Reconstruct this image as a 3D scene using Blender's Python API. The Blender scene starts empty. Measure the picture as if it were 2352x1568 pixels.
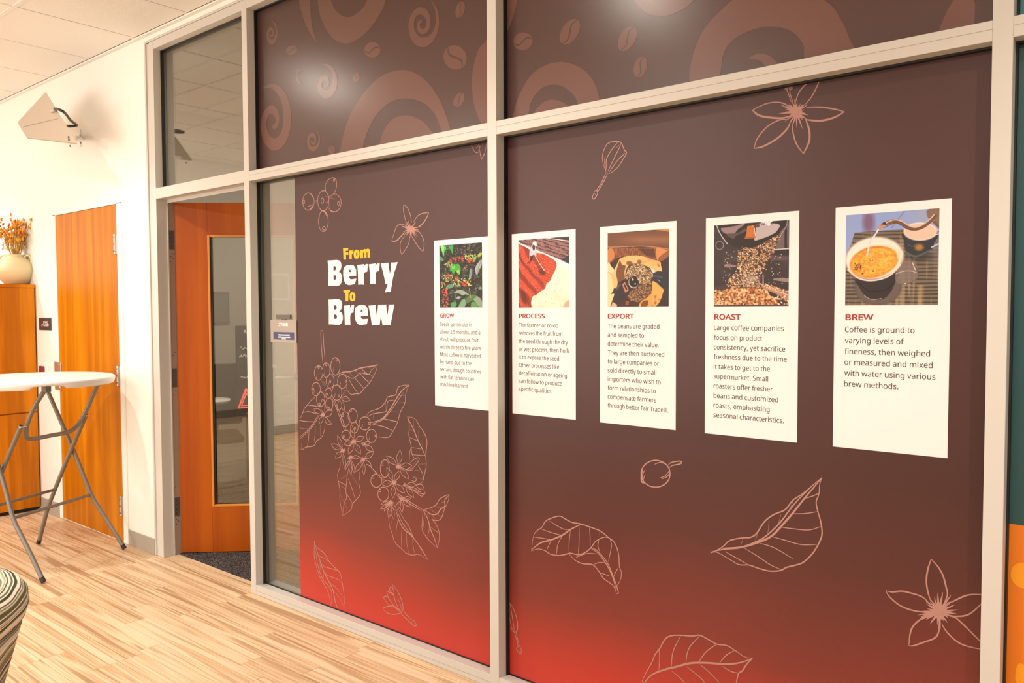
import bpy, bmesh, math, random
import numpy as np
from mathutils import Vector, Matrix

sc = bpy.context.scene
C = sc.collection
PI = math.pi
random.seed(7)
rng = np.random.default_rng(11)

# ------------------------------------------------------------------ camera
W, H = 2352, 1568
FPX = 1828.29
YAW, PITCH, ROLL = .6899, .0400, -.0040
CAM = np.array([3.7399, -2.3399, 1.5])
def basis():
    cy, sy = math.cos(YAW), math.sin(YAW)
    f0 = np.array([-sy, cy, 0.]); r0 = np.array([cy, sy, 0.]); u0 = np.array([0, 0, 1.])
    f = f0*math.cos(PITCH) - u0*math.sin(PITCH); u = u0*math.cos(PITCH) + f0*math.sin(PITCH)
    r = r0*math.cos(ROLL) + u*math.sin(ROLL); u2 = u*math.cos(ROLL) - r0*math.sin(ROLL)
    return r, u2, f
RV, UV, DV = basis()
cam = bpy.data.objects.new('camera', bpy.data.cameras.new('camera')); C.objects.link(cam)
cam.data.sensor_width = 36.0; cam.data.sensor_fit = 'HORIZONTAL'
cam.data.lens = FPX/W*36.0
cam.data.clip_start = .05; cam.data.clip_end = 60
cam.matrix_world = Matrix(((RV[0], UV[0], -DV[0], CAM[0]), (RV[1], UV[1], -DV[1], CAM[1]), (RV[2], UV[2], -DV[2], CAM[2]), (0, 0, 0, 1)))
sc.camera = cam
def ray(px, py): return DV + RV*(px-W/2)/FPX - UV*(py-H/2)/FPX
def at(px, py, Y=0.):
    v = ray(px, py); return CAM + v*(Y-CAM[1])/v[1]
def atx(px, py, X):
    v = ray(px, py); return CAM + v*(X-CAM[0])/v[0]
def atz(px, py, Z=0.):
    v = ray(px, py); return CAM + v*(Z-CAM[2])/v[2]

# ------------------------------------------------------------------ world and light
wd = bpy.data.worlds.new('world'); sc.world = wd; wd.use_nodes = True
wd.node_tree.nodes['Background'].inputs[0].default_value = (1, .93, .84, 1)
wd.node_tree.nodes['Background'].inputs[1].default_value = .25
sc.view_settings.view_transform = 'Standard'; sc.view_settings.look = 'None'
sc.view_settings.gamma = 1; sc.view_settings.exposure = 0.24
sc.view_settings.use_curve_mapping = False
sc.cycles.use_denoising = True
WARM = (1, .945, .88)
def spot(x, y, z, power, size=2.5, blend=.6, r=.035, col=WARM, aim=None):
    l = bpy.data.lights.new('downlight_lamp', 'SPOT'); l.energy = power; l.spot_size = size; l.spot_blend = blend
    l.shadow_soft_size = r; l.color = col
    o = bpy.data.objects.new('downlight_lamp', l); C.objects.link(o); o.location = (x, y, z)
    if aim: o.rotation_euler = (Vector(aim)-Vector((x, y, z))).to_track_quat('-Z', 'Y').to_euler()
    return o
def area(x, y, z, sx, sy, power, col=WARM, rot=(0, 0, 0)):
    l = bpy.data.lights.new('fill_lamp', 'AREA'); l.shape = 'RECTANGLE'; l.size = sx; l.size_y = sy; l.energy = power; l.color = col
    o = bpy.data.objects.new('fill_lamp', l); C.objects.link(o); o.location = (x, y, z); o.rotation_euler = rot
    return o
DOWN = [(-3.7, -1.22), (-1.05, -1.22), (1.6, -1.22), (4.25, -1.22)]
for (x, y), pw in zip(DOWN, (95, 88, 100, 115)): spot(x, y, 3.115, pw, 2.2, .55)
FILL_PANELS = [(-2.2, -4.2), (.6, -4.2), (3.4, -4.2)]  # unseen ceiling panels added behind the viewer as front fill
for (x, y), pw in zip(FILL_PANELS, (45, 50, 40)): area(x, y, 3.13, .58, .58, pw)
area(-1.9, -5.5, 1.55, 4.6, 1.9, 85, col=(1, .95, .88), rot=(-PI/2, 0, PI))     # added fill light standing in for a window behind the viewer
area(-.6, 1.5, 3.12, .58, .9, 52, col=(1, .90, .78))          # added fill lamp that lifts the dim office

# ------------------------------------------------------------------ helpers
def wm(o): return (wm(o.parent) @ o.matrix_basis) if o.parent else o.matrix_basis.copy()
class MB:
    def __init__(s): s.v = []; s.f = []; s.sm = []
    def add(s, vs, fs, smooth=False):
        b = len(s.v); s.v += [tuple(map(float, p)) for p in vs]
        for f in fs: s.f.append(tuple(i+b for i in f)); s.sm.append(smooth)
        return s
    def box(s, x0, x1, y0, y1, z0, z1, M=None):
        vs = [(x, y, z) for z in (z0, z1) for y in (y0, y1) for x in (x0, x1)]
        if M is not None: vs = [M @ Vector(p) for p in vs]
        return s.add(vs, [(0, 2, 3, 1), (4, 5, 7, 6), (0, 1, 5, 4), (2, 6, 7, 3), (0, 4, 6, 2), (1, 3, 7, 5)])
    def prism(s, pts, off):          # planar polygon (3d points) swept by off
        n = len(pts); o = Vector(off)
        vs = [Vector(p) for p in pts] + [Vector(p)+o for p in pts]
        return s.add(vs, [tuple(range(n))[::-1], tuple(range(n, 2*n))] + [(i, (i+1) % n, n+(i+1) % n, n+i) for i in range(n)])
    def tube(s, pts, r, seg=10, caps=True):
        P = [Vector(p) for p in pts]; R = r if isinstance(r, (list, tuple)) else [r]*len(P)
        vs = []; up = None
        for i, p in enumerate(P):
            t = (P[min(i+1, len(P)-1)]-P[max(i-1, 0)]).normalized()
            if up is None:
                up = Vector((0, 0, 1)) if abs(t.z) < .9 else Vector((1, 0, 0))
            a = (up - t*up.dot(t)).normalized(); b = t.cross(a); up = a
            vs += [p + (a*math.cos(k*2*PI/seg)+b*math.sin(k*2*PI/seg))*R[i] for k in range(seg)]
        fs = [(i*seg+k, i*seg+(k+1) % seg, (i+1)*seg+(k+1) % seg, (i+1)*seg+k) for i in range(len(P)-1) for k in range(seg)]
        s.add(vs, fs, True)
        if caps: s.add(vs[:seg], [tuple(range(seg))[::-1]]); s.add(vs[-seg:], [tuple(range(seg))])
        return s
    def lathe(s, prof, c=(0, 0, 0), seg=32, smooth=True):
        vs = []
        for r, z in prof: vs += [(c[0]+r*math.cos(k*2*PI/seg), c[1]+r*math.sin(k*2*PI/seg), c[2]+z) for k in range(seg)]
        fs = [(i*seg+k, i*seg+(k+1) % seg, (i+1)*seg+(k+1) % seg, (i+1)*seg+k) for i in range(len(prof)-1) for k in range(seg)]
        return s.add(vs, fs, smooth)
    def ell(s, c, r, M=None, nu=8, nv=6):
        vs = []; fs = []
        for j in range(nv+1):
            for i in range(nu):
                p = Vector((r[0]*math.sin(PI*j/nv)*math.cos(2*PI*i/nu), r[1]*math.sin(PI*j/nv)*math.sin(2*PI*i/nu), r[2]*math.cos(PI*j/nv)))
                if M is not None: p = M @ p
                vs.append(p+Vector(c))
        for j in range(nv):
            for i in range(nu): fs.append((j*nu+i, (j+1)*nu+i, (j+1)*nu+(i+1) % nu, j*nu+(i+1) % nu))
        return s.add(vs, fs, True)
    def build(s, name, mat, parent=None, bevel=0, loc=None):
        me = bpy.data.meshes.new(name)
        vs = s.v
        if parent is not None and loc is None:
            inv = wm(parent).inverted(); vs = [tuple(inv @ Vector(p)) for p in vs]
        me.from_pydata(vs, [], s.f)
        me.polygons.foreach_set('use_smooth', s.sm)
        me.update()
        if mat: me.materials.append(mat)
        o = bpy.data.objects.new(name, me); C.objects.link(o)
        if parent is not None: o.parent = parent
        if loc is not None: o.location = loc
        if bevel:
            b = o.modifiers.new('bevel', 'BEVEL'); b.width = bevel; b.segments = 2; b.limit_method = 'ANGLE'
        return o
def tag(o, label=None, cat=None, group=None, kind=None):
    if label: o['label'] = label
    if cat: o['category'] = cat
    if group: o['group'] = group
    if kind: o['kind'] = kind
    return o
def empty(name, loc, rz=0, **k):
    o = bpy.data.objects.new(name, None); C.objects.link(o)
    o.matrix_world = Matrix.Translation(Vector([float(a) for a in loc])) @ Matrix.Rotation(rz, 4, 'Z')
    o.empty_display_size = .1
    return tag(o, **k)
def struct(o): o['kind'] = 'structure'; return o
def catmull(P, step=6, closed=False):
    P = [np.array(p, float) for p in P]; n = len(P)
    if n < 3 and not closed: return P
    out = []
    rngi = range(n if closed else n-1)
    for i in rngi:
        g = (lambda k: P[k % n]) if closed else (lambda k: P[min(max(k, 0), n-1)])
        a, b, c, d = g(i-1), g(i), g(i+1), g(i+2)
        for k in range(step):
            t = k/step
            out.append(.5*((2*b)+(-a+c)*t+(2*a-5*b+4*c-d)*t*t+(-a+3*b-3*c+d)*t**3))
    if not closed: out.append(P[-1])
    return out

# ------------------------------------------------------------------ materials
def lin(r, g, b): return tuple((c/255/12.92 if c/255 <= .04045 else ((c/255+.055)/1.055)**2.4) for c in (r, g, b))+(1,)
def new(name):
    m = bpy.data.materials.new(name); m.use_nodes = True
    return m, m.node_tree, m.node_tree.nodes['Principled BSDF']
def plain(name, col, rough=.5, metal=0, spec=.5, bump=0, bscale=200, em=None):
    m, nt, b = new(name)
    b.inputs['Base Color'].default_value = col; b.inputs['Roughness'].default_value = rough
    b.inputs['Metallic'].default_value = metal; b.inputs['Specular IOR Level'].default_value = spec
    if em: b.inputs['Emission Color'].default_value = em[0]; b.inputs['Emission Strength'].default_value = em[1]
    if bump:
        tc = nt.nodes.new('ShaderNodeTexCoord'); n = nt.nodes.new('ShaderNodeTexNoise'); n.inputs['Scale'].default_value = bscale
        bp = nt.nodes.new('ShaderNodeBump'); bp.inputs['Strength'].default_value = bump; bp.inputs['Distance'].default_value = .002
        nt.links.new(tc.outputs['Object'], n.inputs['Vector']); nt.links.new(n.outputs['Fac'], bp.inputs['Height']); nt.links.new(bp.outputs[0], b.inputs['Normal'])
    return m
def ramp(nt, stops, interp='LINEAR'):
    r = nt.nodes.new('ShaderNodeValToRGB'); e = r.color_ramp.elements; r.color_ramp.interpolation = interp
    e[0].position, e[0].color = stops[0]
    e[1].position, e[1].color = stops[-1]
    for p, c in stops[1:-1]:
        x = e.new(p); x.color = c
    return r
def wood(name, cols, scale=(1, 14, 1), rough=.35, rnd=False, fine=.35, bandmul=1.0, tone=0):
    # grain runs along the axis with the smallest scale factor
    m, nt, b = new(name); N = nt.nodes; L = nt.links
    tc = N.new('ShaderNodeTexCoord'); mp = N.new('ShaderNodeMapping'); mp.inputs['Scale'].default_value = scale
    L.new(tc.outputs['Object'], mp.inputs['Vector'])
    vec = mp.outputs[0]
    if rnd:
        oi = N.new('ShaderNodeObjectInfo'); mul = N.new('ShaderNodeVectorMath'); mul.operation = 'MULTIPLY_ADD'
        mul.inputs[1].default_value = (37, 91, 53)
        L.new(oi.outputs['Random'], mul.inputs[0]); L.new(vec, mul.inputs[2]); vec = mul.outputs[0]
    n1 = N.new('ShaderNodeTexNoise'); n1.inputs['Scale'].default_value = 1.0; n1.inputs['Detail'].default_value = 5; n1.inputs['Distortion'].default_value = .7
    n2 = N.new('ShaderNodeTexNoise'); n2.inputs['Scale'].default_value = 6.5; n2.inputs['Detail'].default_value = 6; n2.inputs['Distortion'].default_value = .3
    L.new(vec, n1.inputs['Vector']); L.new(vec, n2.inputs['Vector'])
    # growth rings: fract bands of the low noise
    wv = N.new('ShaderNodeMath'); wv.operation = 'MULTIPLY'; wv.inputs[1].default_value = 46*bandmul
    L.new(n1.outputs['Fac'], wv.inputs[0])
    sn = N.new('ShaderNodeMath'); sn.operation = 'SINE'; L.new(wv.outputs[0], sn.inputs[0])
    m1 = N.new('ShaderNodeMath'); m1.operation = 'MULTIPLY_ADD'; m1.inputs[1].default_value = .10*fine/.35; L.new(sn.outputs[0], m1.inputs[0]); L.new(n1.outputs['Fac'], m1.inputs[2])
    m2 = N.new('ShaderNodeMath'); m2.operation = 'MULTIPLY_ADD'; m2.inputs[1].default_value = fine; L.new(n2.outputs['Fac'], m2.inputs[0]); L.new(m1.outputs[0], m2.inputs[2])
    last = m2.outputs[0]
    if rnd and tone:
        m3 = N.new('ShaderNodeMath'); m3.operation = 'MULTIPLY_ADD'; m3.inputs[1].default_value = tone; L.new(oi.outputs['Random'], m3.inputs[0]); L.new(last, m3.inputs[2])
        m4 = N.new('ShaderNodeMath'); m4.operation = 'SUBTRACT'; m4.inputs[1].default_value = tone/2; L.new(m3.outputs[0], m4.inputs[0]); last = m4.outputs[0]
    r = ramp(nt, cols); L.new(last, r.inputs[0]); L.new(r.outputs[0], b.inputs['Base Color'])
    b.inputs['Roughness'].default_value = rough; b.inputs['Specular IOR Level'].default_value = .22
    return m
M = {}
M['wall'] = plain('white_paint', (.86, .835, .79, 1), .75, bump=.08, bscale=260)
M['ceil'] = plain('ceiling_tile_white', (.84, .82, .79, 1), .95, spec=.1, bump=.4, bscale=160)
M['grid'] = plain('ceiling_grid_white', (.80, .78, .75, 1), .6)
M['frame'] = plain('satin_aluminium_paint', (.58, .55, .51, 1), .42, spec=.45)
M['gasket'] = plain('black_gasket', (.006, .006, .006, 1), .5)
M['base'] = plain('taupe_rubber_base', (.38, .34, .29, 1), .55)
M['floor'] = wood('oak_vinyl', [(.52, (.42, .25, .13, 1)), (.63, (.56, .365, .20, 1)), (.72, (.66, .465, .28, 1)), (.86, (.74, .56, .37, 1))], (.45, 19, 1), .42, True, .46, .7, .07)
M['door'] = wood('cherry_veneer_light', [(.4, (.40, .115, .001, 1)), (.9, (.60, .205, .002, 1))], (11, 11, .5), .38, False, .35, .25)
M['cab'] = wood('cherry_veneer_cabinet', [(.4, (.42, .12, .002, 1)), (.9, (.66, .22, .003, 1))], (11, 11, .5), .4, False, .35, .25)
M['odoor'] = wood('cherry_veneer_dark', [(.4, (.33, .058, .002, 1)), (.9, (.42, .088, .003, 1))], (11, 11, .5), .36, False, .35, .25)
M['bead'] = plain('cherry_bead', (.62, .22, .02, 1), .4)
M['steel'] = plain('satin_steel', (.62, .57, .52, 1), .35, .85)
M['darksteel'] = plain('dark_hinge_steel', (.16, .145, .13, 1), .45, .5)
M['jamb'] = plain('pinkish_jamb_paint', (.36, .25, .20, 1), .5)
M['black'] = plain('black_plastic', (.012, .011, .011, 1), .45)
M['darkred'] = plain('dark_red_plastic', (.25, .02, .03, 1), .4)
M['tabletop'] = plain('white_blow_moulded_plastic', (.86, .84, .82, 1), .4, bump=.1, bscale=400)
M['tube'] = plain('grey_powder_coated_tube', (.20, .175, .15, 1), .4, .35)
M['cap'] = plain('black_rubber_cap', (.02, .012, .014, 1), .6)
M['vase'] = plain('cream_glaze', (.72, .62, .38, 1), .45, bump=.15, bscale=60)
M['dried'] = plain('dried_orange_flower', (.80, .32, .02, 1), .8)
M['dried2'] = plain('dried_rust_flower', (.42, .09, .015, 1), .8)
M['straw'] = plain('dried_straw_stem', (.60, .36, .08, 1), .8)
M['plaque'] = plain('dark_brown_plaque', (.060, .040, .040, 1), .5)
M['plaque_grey'] = plain('grey_plaque', (.36, .30, .26, 1), .5)
M['plaque_dark'] = plain('dark_grey_strip', (.12, .10, .085, 1), .5)
M['plaque_blue'] = plain('blue_insert', (.045, .05, .14, 1), .45)
M['whiteink'] = plain('white_ink', (.86, .84, .80, 1), .5)
M['speaker'] = plain('shaded_speaker_shell', (.46, .38, .30, 1), .6)  # white shell made darker, its shade is put into the colour
M['paper'] = plain('poster_white', (.75, .735, .735, 1), .5, spec=.3)
M['ink'] = plain('text_brown_black', (.018, .016, .015, 1), .55)
M['redink'] = plain('heading_red', (.29, .012, .014, 1), .55)
M['yellowink'] = plain('title_yellow', (.80, .42, .001, 1), .5)
M['titlewhite'] = plain('title_white', (.86, .82, .77, 1), .5)
M['art'] = plain('pink_line_print', (.40, .20, .165, 1), .5)
M['lens'] = plain('light_lens', (.9, .9, .9, 1), .4, em=((1, .92, .80, 1), 280))
M['lens2'] = plain('fill_panel_lens', (.9, .9, .9, 1), .4, em=((1, .9, .76, 1), 1.5))
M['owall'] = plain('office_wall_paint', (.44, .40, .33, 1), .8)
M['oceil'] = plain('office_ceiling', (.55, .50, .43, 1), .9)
M['neon'] = plain('red_neon', (.9, .1, .08, 1), .4, em=((1, .12, .08, 1), 1.2))
M['darkcloth'] = plain('black_cloth', (.02, .018, .018, 1), .9)
M['greyprint'] = plain('grey_print', (.16, .14, .12, 1), .6)
def carpet():
    m, nt, b = new('dark_speckled_carpet'); N = nt.nodes; L = nt.links
    tc = N.new('ShaderNodeTexCoord'); n = N.new('ShaderNodeTexNoise'); n.inputs['Scale'].default_value = 190; n.inputs['Detail'].default_value = 2
    L.new(tc.outputs['Object'], n.inputs['Vector'])
    r = ramp(nt, [(.42, (.015, .013, .016, 1)), (.55, (.07, .06, .055, 1)), (.66, (.26, .23, .21, 1))]); L.new(n.outputs['Fac'], r.inputs[0]); L.new(r.outputs[0], b.inputs['Base Color'])
    bp = N.new('ShaderNodeBump'); bp.inputs['Strength'].default_value = .6; bp.inputs['Distance'].default_value = .004
    L.new(n.outputs['Fac'], bp.inputs['Height']); L.new(bp.outputs[0], b.inputs['Normal'])
    b.inputs['Roughness'].default_value = .95; b.inputs['Specular IOR Level'].default_value = .1
    return m
M['carpet'] = carpet()
def film(name, stops, rough=.36, spec=.36, axis=2):
    # printed vertical colour gradient of the vinyl graphic, by height in metres
    m, nt, b = new(name); N = nt.nodes; L = nt.links
    tc = N.new('ShaderNodeTexCoord'); sp = N.new('ShaderNodeSeparateXYZ'); L.new(tc.outputs['Object'], sp.inputs[0])
    mr = N.new('ShaderNodeMapRange'); mr.inputs['From Min'].default_value = 0; mr.inputs['From Max'].default_value = 3.2
    n = N.new('ShaderNodeTexNoise'); n.inputs['Scale'].default_value = 1.1; L.new(tc.outputs['Object'], n.inputs['Vector'])
    ma = N.new('ShaderNodeMath'); ma.operation = 'MULTIPLY_ADD'; ma.inputs[1].default_value = .22; L.new(n.outputs['Fac'], ma.inputs[0]); L.new(sp.outputs[axis], ma.inputs[2])
    ms = N.new('ShaderNodeMath'); ms.operation = 'SUBTRACT'; ms.inputs[1].default_value = .11; L.new(ma.outputs[0], ms.inputs[0])
    L.new(ms.outputs[0], mr.inputs[0])
    r = ramp(nt, [(z/3.2, c) for z, c in stops]); L.new(mr.outputs[0], r.inputs[0]); L.new(r.outputs[0], b.inputs['Base Color'])
    b.inputs['Roughness'].default_value = rough; b.inputs['Specular IOR Level'].default_value = spec
    n2 = N.new('ShaderNodeTexNoise'); n2.inputs['Scale'].default_value = 420; L.new(tc.outputs['Object'], n2.inputs['Vector'])
    bp = N.new('ShaderNodeBump'); bp.inputs['Strength'].default_value = .12; bp.inputs['Distance'].default_value = .001
    L.new(n2.outputs['Fac'], bp.inputs['Height']); L.new(bp.outputs[0], b.inputs['Normal'])
    return m
BROWN = (.07, .032, .029, 1)
M['film'] = film('maroon_film', [(0, (.52, .040, .024, 1)), (.12, (.46, .038, .024, 1)), (.42, (.19, .030, .021, 1)), (.75, (.082, .021, .016, 1)), (1.05, (.056, .017, .0145, 1)), (1.6, (.062, .022, .020, 1)), (2.3, (.072, .031, .029, 1))])
M['filmtop'] = film('brown_film', [(0, BROWN), (2.2, (.078, .036, .033, 1)), (3.1, (.062, .029, .024, 1))], .27, .6)
M['swirl'] = film('tan_swirl_print', [(0, (.15, .065, .05, 1)), (2.25, (.155, .066, .053, 1)), (3.1, (.115, .054, .041, 1))], .27, .6)
M['teal'] = plain('teal_film', (.010, .075, .082, 1), .35)
M['tealtop'] = plain('lit_teal_film', (.06, .26, .30, 1), .35)  # teal made lighter, the light on the upper film is in the colour
M['orange'] = plain('orange_film', (.80, .20, .004, 1), .35)
M['orange2'] = plain('yellow_orange_print', (.95, .36, .01, 1), .35)
def glass(name, tint=(.93, .95, .92, 1), refl=.12, mx=.65):
    m = bpy.data.materials.new(name); m.use_nodes = True; nt = m.node_tree; N = nt.nodes; L = nt.links; N.clear()
    t = N.new('ShaderNodeBsdfTransparent'); t.inputs[0].default_value = tint
    g = N.new('ShaderNodeBsdfGlossy'); g.inputs['Roughness'].default_value = .01; g.inputs[0].default_value = (.95, .95, .92, 1)
    lw = N.new('ShaderNodeLayerWeight'); lw.inputs[0].default_value = .35
    mr = N.new('ShaderNodeMapRange'); mr.inputs['To Min'].default_value = refl; mr.inputs['To Max'].default_value = mx; L.new(lw.outputs['Facing'], mr.inputs[0])
    mx_ = N.new('ShaderNodeMixShader'); L.new(mr.outputs[0], mx_.inputs[0]); L.new(t.outputs[0], mx_.inputs[1]); L.new(g.outputs[0], mx_.inputs[2])
    o = N.new('ShaderNodeOutputMaterial'); L.new(mx_.outputs[0], o.inputs[0])
    return m
M['glass'] = glass('clear_glass', (.76, .76, .73, 1), .08, .50)
M['photo'] = None
def photomat():
    m, nt, b = new('photo_print'); a = nt.nodes.new('ShaderNodeAttribute'); a.attribute_name = 'Col'
    nt.links.new(a.outputs['Color'], b.inputs['Base Color']); b.inputs['Roughness'].default_value = .45; b.inputs['Specular IOR Level'].default_value = .3
    return m
M['photo'] = photomat()
def stripes():
    m, nt, b = new('striped_upholstery'); N = nt.nodes; L = nt.links
    tc = N.new('ShaderNodeTexCoord'); sp = N.new('ShaderNodeSeparateXYZ'); L.new(tc.outputs['Object'], sp.inputs[0])
    cx = N.new('ShaderNodeCombineXYZ'); L.new(sp.outputs[0], cx.inputs[0]); L.new(sp.outputs[1], cx.inputs[1])
    ln = N.new('ShaderNodeVectorMath'); ln.operation = 'LENGTH'; L.new(cx.outputs[0], ln.inputs[0])
    a1 = N.new('ShaderNodeMath'); a1.operation = 'MULTIPLY_ADD'; a1.inputs[1].default_value = -1.2; L.new(ln.outputs['Value'], a1.inputs[0]); L.new(sp.outputs[2], a1.inputs[2])
    n = N.new('ShaderNodeTexNoise'); n.inputs['Scale'].default_value = 3; L.new(tc.outputs['Object'], n.inputs['Vector'])
    a2 = N.new('ShaderNodeMath'); a2.operation = 'MULTIPLY_ADD'; a2.inputs[1].default_value = .10; L.new(n.outputs['Fac'], a2.inputs[0]); L.new(a1.outputs[0], a2.inputs[2])
    c = N.new('ShaderNodeCombineXYZ'); s = N.new('ShaderNodeMath'); s.operation = 'MULTIPLY'; s.inputs[1].default_value = 21; L.new(a2.outputs[0], s.inputs[0]); L.new(s.outputs[0], c.inputs[0])
    nn = N.new('ShaderNodeTexNoise'); nn.noise_dimensions = '1D'; nn.inputs['Detail'].default_value = 2; nn.inputs['Scale'].default_value = 1; L.new(s.outputs[0], nn.inputs['W'])
    r = ramp(nt, [(.28, (.03, .028, .018, 1)), (.36, (.10, .10, .03, 1)), (.385, (.74, .66, .50, 1)), (.44, (.84, .80, .72, 1)), (.465, (.16, .13, .06, 1)), (.49, (.05, .045, .02, 1)), (.53, (.84, .78, .66, 1)), (.57, (.42, .36, .20, 1)), (.585, (.08, .075, .02, 1)), (.64, (.34, .26, .24, 1)), (.70, (.05, .04, .03, 1))])
    L.new(nn.outputs['Fac'], r.inputs[0]); L.new(r.outputs[0], b.inputs['Base Color']); b.inputs['Roughness'].default_value = .9
    return m
M['stripe'] = stripes()
# ------------------------------------------------------------------ setting
G = .062                       # glass line behind the frame face
CZ = 3.15
X0, X1, Y0, Y2 = -4.6, 6.2, -5.6, 2.7
# floor: slab plus individual planks
fl = struct(MB().box(X0, X1, Y0, .098, -.06, -.0045).build('floor', M['floor']))
PW = .1035
joints = {0: -.0, 1: .024, 3: .012, 4: -.265, 2: .55, 6: -.74, 7: .30, 8: .30, 9: .018, 10: .018}
cnt = 0
for k in range(-1, 17):
    y1 = -k*PW - .0008 if k >= 0 else .097
    y0 = -(k+1)*PW + .0008 if k >= 0 else .0008
    rr = random.Random(k*13+5)
    Lp = 1.0
    off = joints.get(k, rr.uniform(0, 1))
    i0 = math.floor((-3.35-off)/Lp); x = off+i0*Lp
    while x < 2.5:
        xa, xb = max(x+.0008, -4.5), x+Lp-.0008
        p = MB().box(0, xb-xa, 0, y1-y0, -.0045, 0).build('plank', M['floor'], fl, loc=(xa, y0, 0)); cnt += 1
        x += Lp
# office carpet and threshold
struct(MB().box(-2.6, 3.6, .098, Y2, -.05, .004).build('floor', M['carpet']))
# ceiling: slab, grid bars, tiles
ce = struct(MB().box(X0, X1, Y0, .0, CZ+.02, CZ+.08).build('ceiling', M['ceil']))
TX = .6275; TX0 = -3.012
gb = MB()
yl = [-.012, -.672]+[-.672-.6275*i for i in range(1, 5)]
for i in range(-2, 13): gb.box(TX0+i*TX-.012, TX0+i*TX+.012, yl[-1], 0, CZ-.002, CZ+.004)
for y in yl: gb.box(TX0-2*TX, TX0+12*TX, y-.012, y+.012, CZ-.0022, CZ+.004)
gb.box(X0, X1, -.024, 0, CZ-.012, CZ+.003)
gb.build('ceiling_grid', M['grid'], ce)
for j in range(5):
    ya, yb = yl[j+1]+.013, yl[j]-.013
    for i in range(-2, 12):
        xa, xb = TX0+i*TX+.013, TX0+(i+1)*TX-.013
        MB().box(0, xb-xa, 0, yb-ya, 0, .015).build('ceiling_tile', M['ceil'], ce, loc=(xa, ya, CZ+.0005))
# walls of the lobby
struct(MB().box(X0, -1.045, 0, .11, 0, CZ+.02).box(-1.045, X1, 0, .11, 3.10, CZ+.02).build('wall_back', M['wall']))
struct(MB().box(X0-.1, X0, Y0, .11, 0, CZ+.02).build('wall_left', M['wall']))
struct(MB().box(X0-.1, X1+.1, Y0-.1, Y0, 0, CZ+.02).build('wall_front', M['wall']))
struct(MB().box(X1, X1+.1, Y0, .11, 0, CZ+.02).build('wall_right', M['wall']))
# office shell
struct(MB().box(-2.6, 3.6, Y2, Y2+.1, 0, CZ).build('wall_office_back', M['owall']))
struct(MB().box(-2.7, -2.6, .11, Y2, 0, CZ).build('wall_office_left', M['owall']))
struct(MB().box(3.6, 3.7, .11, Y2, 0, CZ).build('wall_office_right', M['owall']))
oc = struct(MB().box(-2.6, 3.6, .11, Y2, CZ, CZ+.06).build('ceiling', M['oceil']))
ob = MB()
for i in range(-1, 11): ob.box(-3.012+i*TX-.012, -3.012+i*TX+.012, .112, Y2, CZ-.004, CZ) if -3.012+i*TX > -2.55 else None
for i in range(5): ob.box(-2.6, 3.6, .5+i*TX-.012, .5+i*TX+.012, CZ-.0042, CZ)
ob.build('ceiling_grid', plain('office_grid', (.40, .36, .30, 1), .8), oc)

# glazed partition frame
FD = .125
posts = [(-.992, -.944), (0., .0465), (1.689, 1.735), (3.381, 3.4265), (5.07, 5.115)]
for i, (a, b) in enumerate(posts):
    m = MB().box(a, b, 0, FD, 0, 3.10)
    o = struct(m.build('trim_%d' % (i+1), M['frame'], bevel=.0015))
# edge bead between white wall and frame
struct(MB().box(-1.047, -1.030, -.004, .02, 0, 3.112).box(-1.030, -.992, .004, .05, 0, 3.10).build('trim_6', M['frame'], bevel=.001))
struct(MB().box(-1.047, 5.115, -.003, .02, 3.10, 3.113).box(-.992, 5.07, .001, FD, 3.052, 3.10).build('trim_7', M['frame'], bevel=.001))
n = 8
bays = [(-.944, 0.), (.0465, 1.689), (1.735, 3.381), (3.4265, 5.07)]
for i, (a, b) in enumerate(bays):
    z0, z1 = (2.171, 2.2225) if i else (2.169, 2.232)
    m = MB().box(a, b, .0006, FD, z0, z1)
    o = m.build('trim_%d' % n, M['frame'], bevel=.0012); struct(o); n += 1
    if i:
        # snap-in cover line of the transom and the floor sill with its groove
        MB().box(a, b, -.0004, .0006, z0+.0285, z0+.0292).build('seam', M['base'], o)
        s = struct(MB().prism([(a, .0006, 0), (a, .0006, .0515), (a, G-.004, .0445), (a, FD, .0445), (a, FD, 0)], (b-a, 0, 0)).build('trim_%d' % n, M['frame'], bevel=.001)); n += 1
        MB().box(a, b, -.0004, .0006, .0205, .0212).build('seam', M['base'], s)
# a darker stop inside the head of the doorway
struct(MB().box(-.944, 0, .064, .070, 2.150, 2.169).box(-.9439, -.935, .064, .070, 0, 2.150).build('trim_%d' % n, M['frame']))
n += 1
rab = struct(MB().box(-.9439, -.9385, .0705, .106, .0, 2.16).build('trim_%d' % n, M['jamb']))
for z in (1.93, 1.092, .298):
    h = MB().box(-.9384, -.9372, .072, .105, z-.057, z+.057).build('hinge', M['darksteel'], rab)
    s = MB()
    for dz in (-.04, -.014, .014, .04): s.ell((-.9372, .084+.010*(int(dz*1000) % 2), z+dz), (.0012, .003, .003))
    s.build('screws', M['black'], h)['kind'] = 'stuff'
s = MB()
for z in (2.01, 1.83, 1.80, 1.23, 1.02, .99, .42, .22, .19): s.ell((-.9385, .082, z), (.0012, .003, .003)); s.ell((-.9385, .096, z+.018), (.0012, .003, .003))
s.build('screw_holes', M['black'], rab)['kind'] = 'stuff'

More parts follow.
